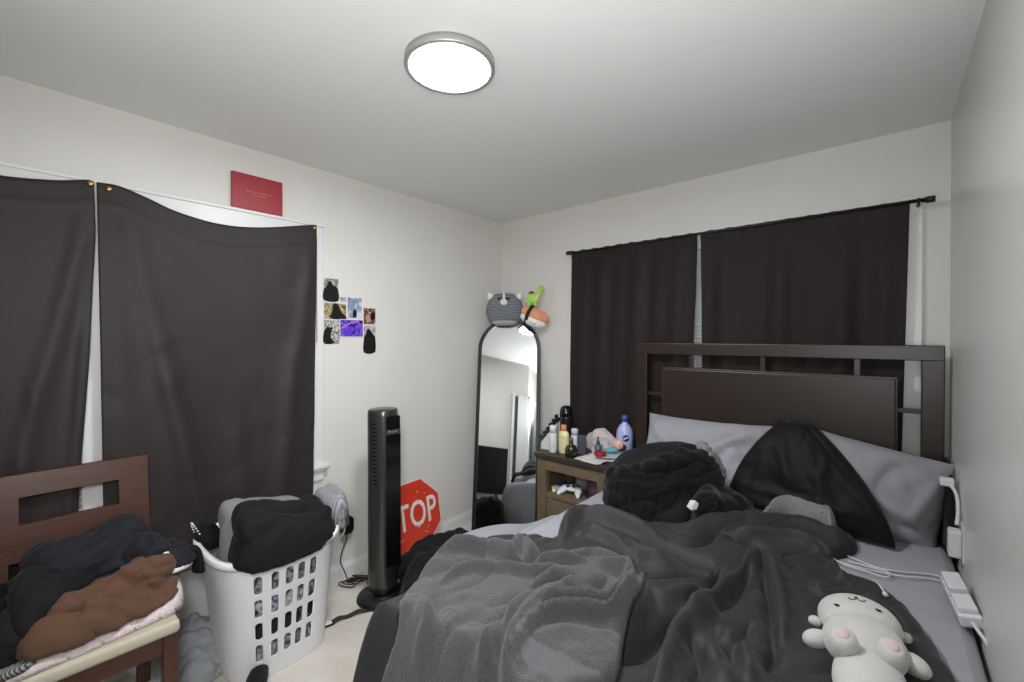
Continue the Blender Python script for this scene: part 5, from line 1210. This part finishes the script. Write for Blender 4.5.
# ------------------------------------------------------------------ by the right wall: power strip, cables, plugs
st_ = thing('power_strip', (2.68, -.80, .63), 'white power strip at the edge of the bed against the wall', 'power strip')
sm_ = facing((.10, -.99, -.04), (.97, .10, .20), (2.684, -.865, .645))
MB(sm_).box((-.14, -.026, -.016), (.10, .026, .018), .006).build('body', M['white_plastic'], st_)
MB(sm_).box((-.128, -.022, .018), (-.02, .022, .040), .004).build('plug', M['white_plastic'], st_)
MB(sm_).box((.0, -.022, .018), (.085, .022, .034), .004).build('plug', M['white_plastic'], st_)
MB(sm_).box((-.012, -.024, .018), (-.008, .024, .0195)).build('seam', mat('seam_dark', (70, 70, 72), .5), st_)
MB(sm_).tube(cr([(.09, 0, 0), (.13, .006, -.006), (.16, .016, -.03), (.18, .022, -.10)], 6), .005, 8).build('cord', M['cable'], st_)
def cable(name, pts, r, label, tip=None):
    o = thing(name, pts[0], label, 'cable', 'white charging cables on the bed')
    MB().tube(cr(pts, 8), r, 8).build('wire', M['cable'], o)
    if tip:
        a_, b_ = Vector(tip[0]), Vector(tip[1]); MB().tube([a_, a_.lerp(b_, .3), a_.lerp(b_, .31), b_], [r*1.3, r*1.8, r*2.3, r*2.3], 10).build('connector', M['white_plastic'], o)
    return o
def on(pts, off=.006, f=None):
    x = np.array([p[0] for p in pts]); y = np.array([p[1] for p in pts]); z = np.maximum(sf_d(x, y), .612)+off
    return [(float(a_), float(b_), float(c_)) for a_, b_, c_ in zip(x, y, z)]
def flat(pts, z=.619): return [(float(p[0]), float(p[1]), z) for p in pts]
def dense(pts, n=7): return [tuple(p) for p in cr(pts, n)]
cable('charging_cable', flat(dense(PT([(2.674, -0.627), (2.623, -0.628), (2.556, -0.668), (2.487, -0.691), (2.423, -0.67), (2.373, -0.642)]))), .0028, 'white cable from the power strip, upper one, running under the duvet edge')
cable('charging_cable', flat(dense(PT([(2.667, -0.658), (2.608, -0.675), (2.542, -0.715), (2.46, -0.733), (2.391, -0.736), (2.351, -0.732)])), .62), .0028, 'white cable from the power strip, lower one, running under the duvet edge')
cable('charging_cable', flat(dense(PT([(2.354, -0.729), (2.389, -0.757), (2.447, -0.762), (2.502, -0.767), (2.512, -0.723), (2.459, -0.715), (2.395, -0.713)])), .624), .0026, 'white cable doubled back in a flat loop at the duvet edge')
c5 = on(dense(PT([(2.372, -0.821), (2.413, -0.823), (2.452, -0.857), (2.48, -0.927), (2.5, -1.009)])), .005)
cable('charging_cable', c5, .0028, 'white cable lying on the duvet beside the plush bear, its plug end free', (c5[-1], tuple(Vector(c5[-1])+(Vector(c5[-1])-Vector(c5[-3])).normalized()*.022)))
cable('charging_cable', flat(dense(PT([(2.39, -0.369), (2.457, -0.338), (2.548, -0.31), (2.605, -0.273), (2.621, -0.197), (2.577, -0.142), (2.516, -0.109)]))), .0028, 'white cable curling out between duvet and grey pillow')
# socket plates and chargers on the right wall
o = thing('wall_charger', (2.70, -.52, .66), 'white charger plugged in low on the right wall below the grey pillow', 'charger')
MB().box((2.711, -.56, .655), (2.716, -.48, .785), .002).build('socket_plate', M['white_plastic'], o)
MB().box((2.675, -.548, .668), (2.711, -.494, .765), .008).build('body', M['white_plastic'], o)
o = thing('phone_charger', (2.69, -.38, .88), 'white plug and cable hanging between the slumped grey pillow and the wall', 'charger')
MB(rotz(0)).box((2.662, -.392, .885), (2.704, -.352, .915), .006).build('plug', M['white_plastic'], o)
MB().tube(cr([(2.69, -.385, .895), (2.703, -.40, .875), (2.708, -.43, .85), (2.706, -.47, .81), (2.70, -.50, .775)], 6), .006, 8).build('cord', M['cable'], o)
o, _ = heap('bag', [(2.672, -.165), (2.712, -.165), (2.712, -.40), (2.69, -.39), (2.676, -.28)], BT, lambda x, y: .33-.9*np.maximum(-.20-y, 0), .012, M['charcoal_cloth'], cell=.005, seed=141, wr=(.012, 12, 1.2, 2))
tag(o, 'dark grey cloth squeezed between the grey pillow and the right wall', 'cloth')

# ------------------------------------------------------------------ seen only in the mirror: television on a low dresser, hanging towel, desk chair
dr = thing('dresser', (1.40, -2.8, 0), 'low black dresser under the television, seen in the standing mirror', 'dresser')
MB().box((.95, -2.985, .05), (1.72, -2.70, .375), .004).box((.98, -2.97, 0), (1.69, -2.72, .05)).build('carcass', M['dark_wood'], dr)
MB().box((.94, -2.99, .375), (1.73, -2.685, .392), .003).build('top', mat('pale_top', (170, 168, 166), .4), dr)
for xa, xb in ((.965, 1.33), (1.345, 1.705)):
    for za, zb in ((.07, .21), (.22, .36)):
        o = MB().box((xa, -2.70, za), (xb, -2.685, zb), .003).build('drawer', M['black_plastic'], dr)
        MB().lathe([(0, 0), (.008, 0), (.006, .01), (.012, .018), (0, .022)], n=14, mtx=Matrix.Translation(((xa+xb)/2+.08, -2.685, (za+zb)/2)) @ Matrix.Rotation(-math.pi/2, 4, 'X')).build('knob', M['chrome'], o)
tv = thing('television', (1.3, -2.86, .392), 'flat black television standing on the low dresser, seen in the standing mirror', 'television')
MB().box((.90, -2.90, .455), (1.665, -2.862, 1.075), .006).build('case', M['black_plastic'], tv)
MB().box((.908, -2.8625, .467), (1.657, -2.860, 1.067)).build('screen', mat('tv_screen', (20, 22, 24), .25), tv)
for x in (1.05, 1.52): MB().box((x-.02, -2.95, .392), (x+.02, -2.80, .40), .002).box((x-.015, -2.89, .398), (x+.015, -2.87, .46), .002).build('foot', M['black_plastic'], tv)
hk = Vector((2.04, -3.0, 0))+dx*.23
tw = MB(Matrix(((dx.x, dn.x, 0, 2.04), (dx.y, dn.y, 0, -3.0), (0, 0, 1, 0), (0, 0, 0, 1))))
rg = []
for i in range(30):
    t_ = i/29; z = 1.60-.66*t_; wd_ = .015+.085*min(1, t_*2.2)*(1-.25*max(0, t_-.75)*4*.6); r_ = []
    for k in range(28):
        a_ = 2*math.pi*k/28; rr = wd_*(1+.16*math.sin(a_*5+t_*2)); r_.append((.19+rr*math.cos(a_)+.01*math.sin(t_*5), .05+.025*min(1, t_*3+.2)*math.sin(a_)*(1+.3*math.sin(3*a_)), z))
    rg.append(r_)
tw.loft(rg); o = tw.build('hand_towel', mat('slate_terry', (92, 97, 103), .95, bump=.5, bscale=160)); tag(o, 'slate grey towel hanging on the white door, seen in the standing mirror', 'towel')
dc = thing('desk_chair', (2.14, -2.72, 0), 'black padded chair by the door, seen in the standing mirror', 'chair')
MB(rotz(R(150), (2.14, -2.80, 0))).box((-.2, -.2, .40), (.2, .2, .46), .03, seg=3).build('seat', M['black_cloth'], dc)
bb = MB(rotz(R(150), (2.14, -2.80, 0))); bb.box((-.19, -.22, .46), (.19, -.17, .70), .03, seg=3); bb.build('backrest', M['black_cloth'], dc)
for sx_ in (-1, 1):
    for sy_ in (-1, 1): MB(rotz(R(150), (2.14, -2.80, 0))).tube([(sx_*.17, sy_*.17, .41), (sx_*.18, sy_*.18, 0)], .014, 10).build('leg', M['black_metal'], dc)
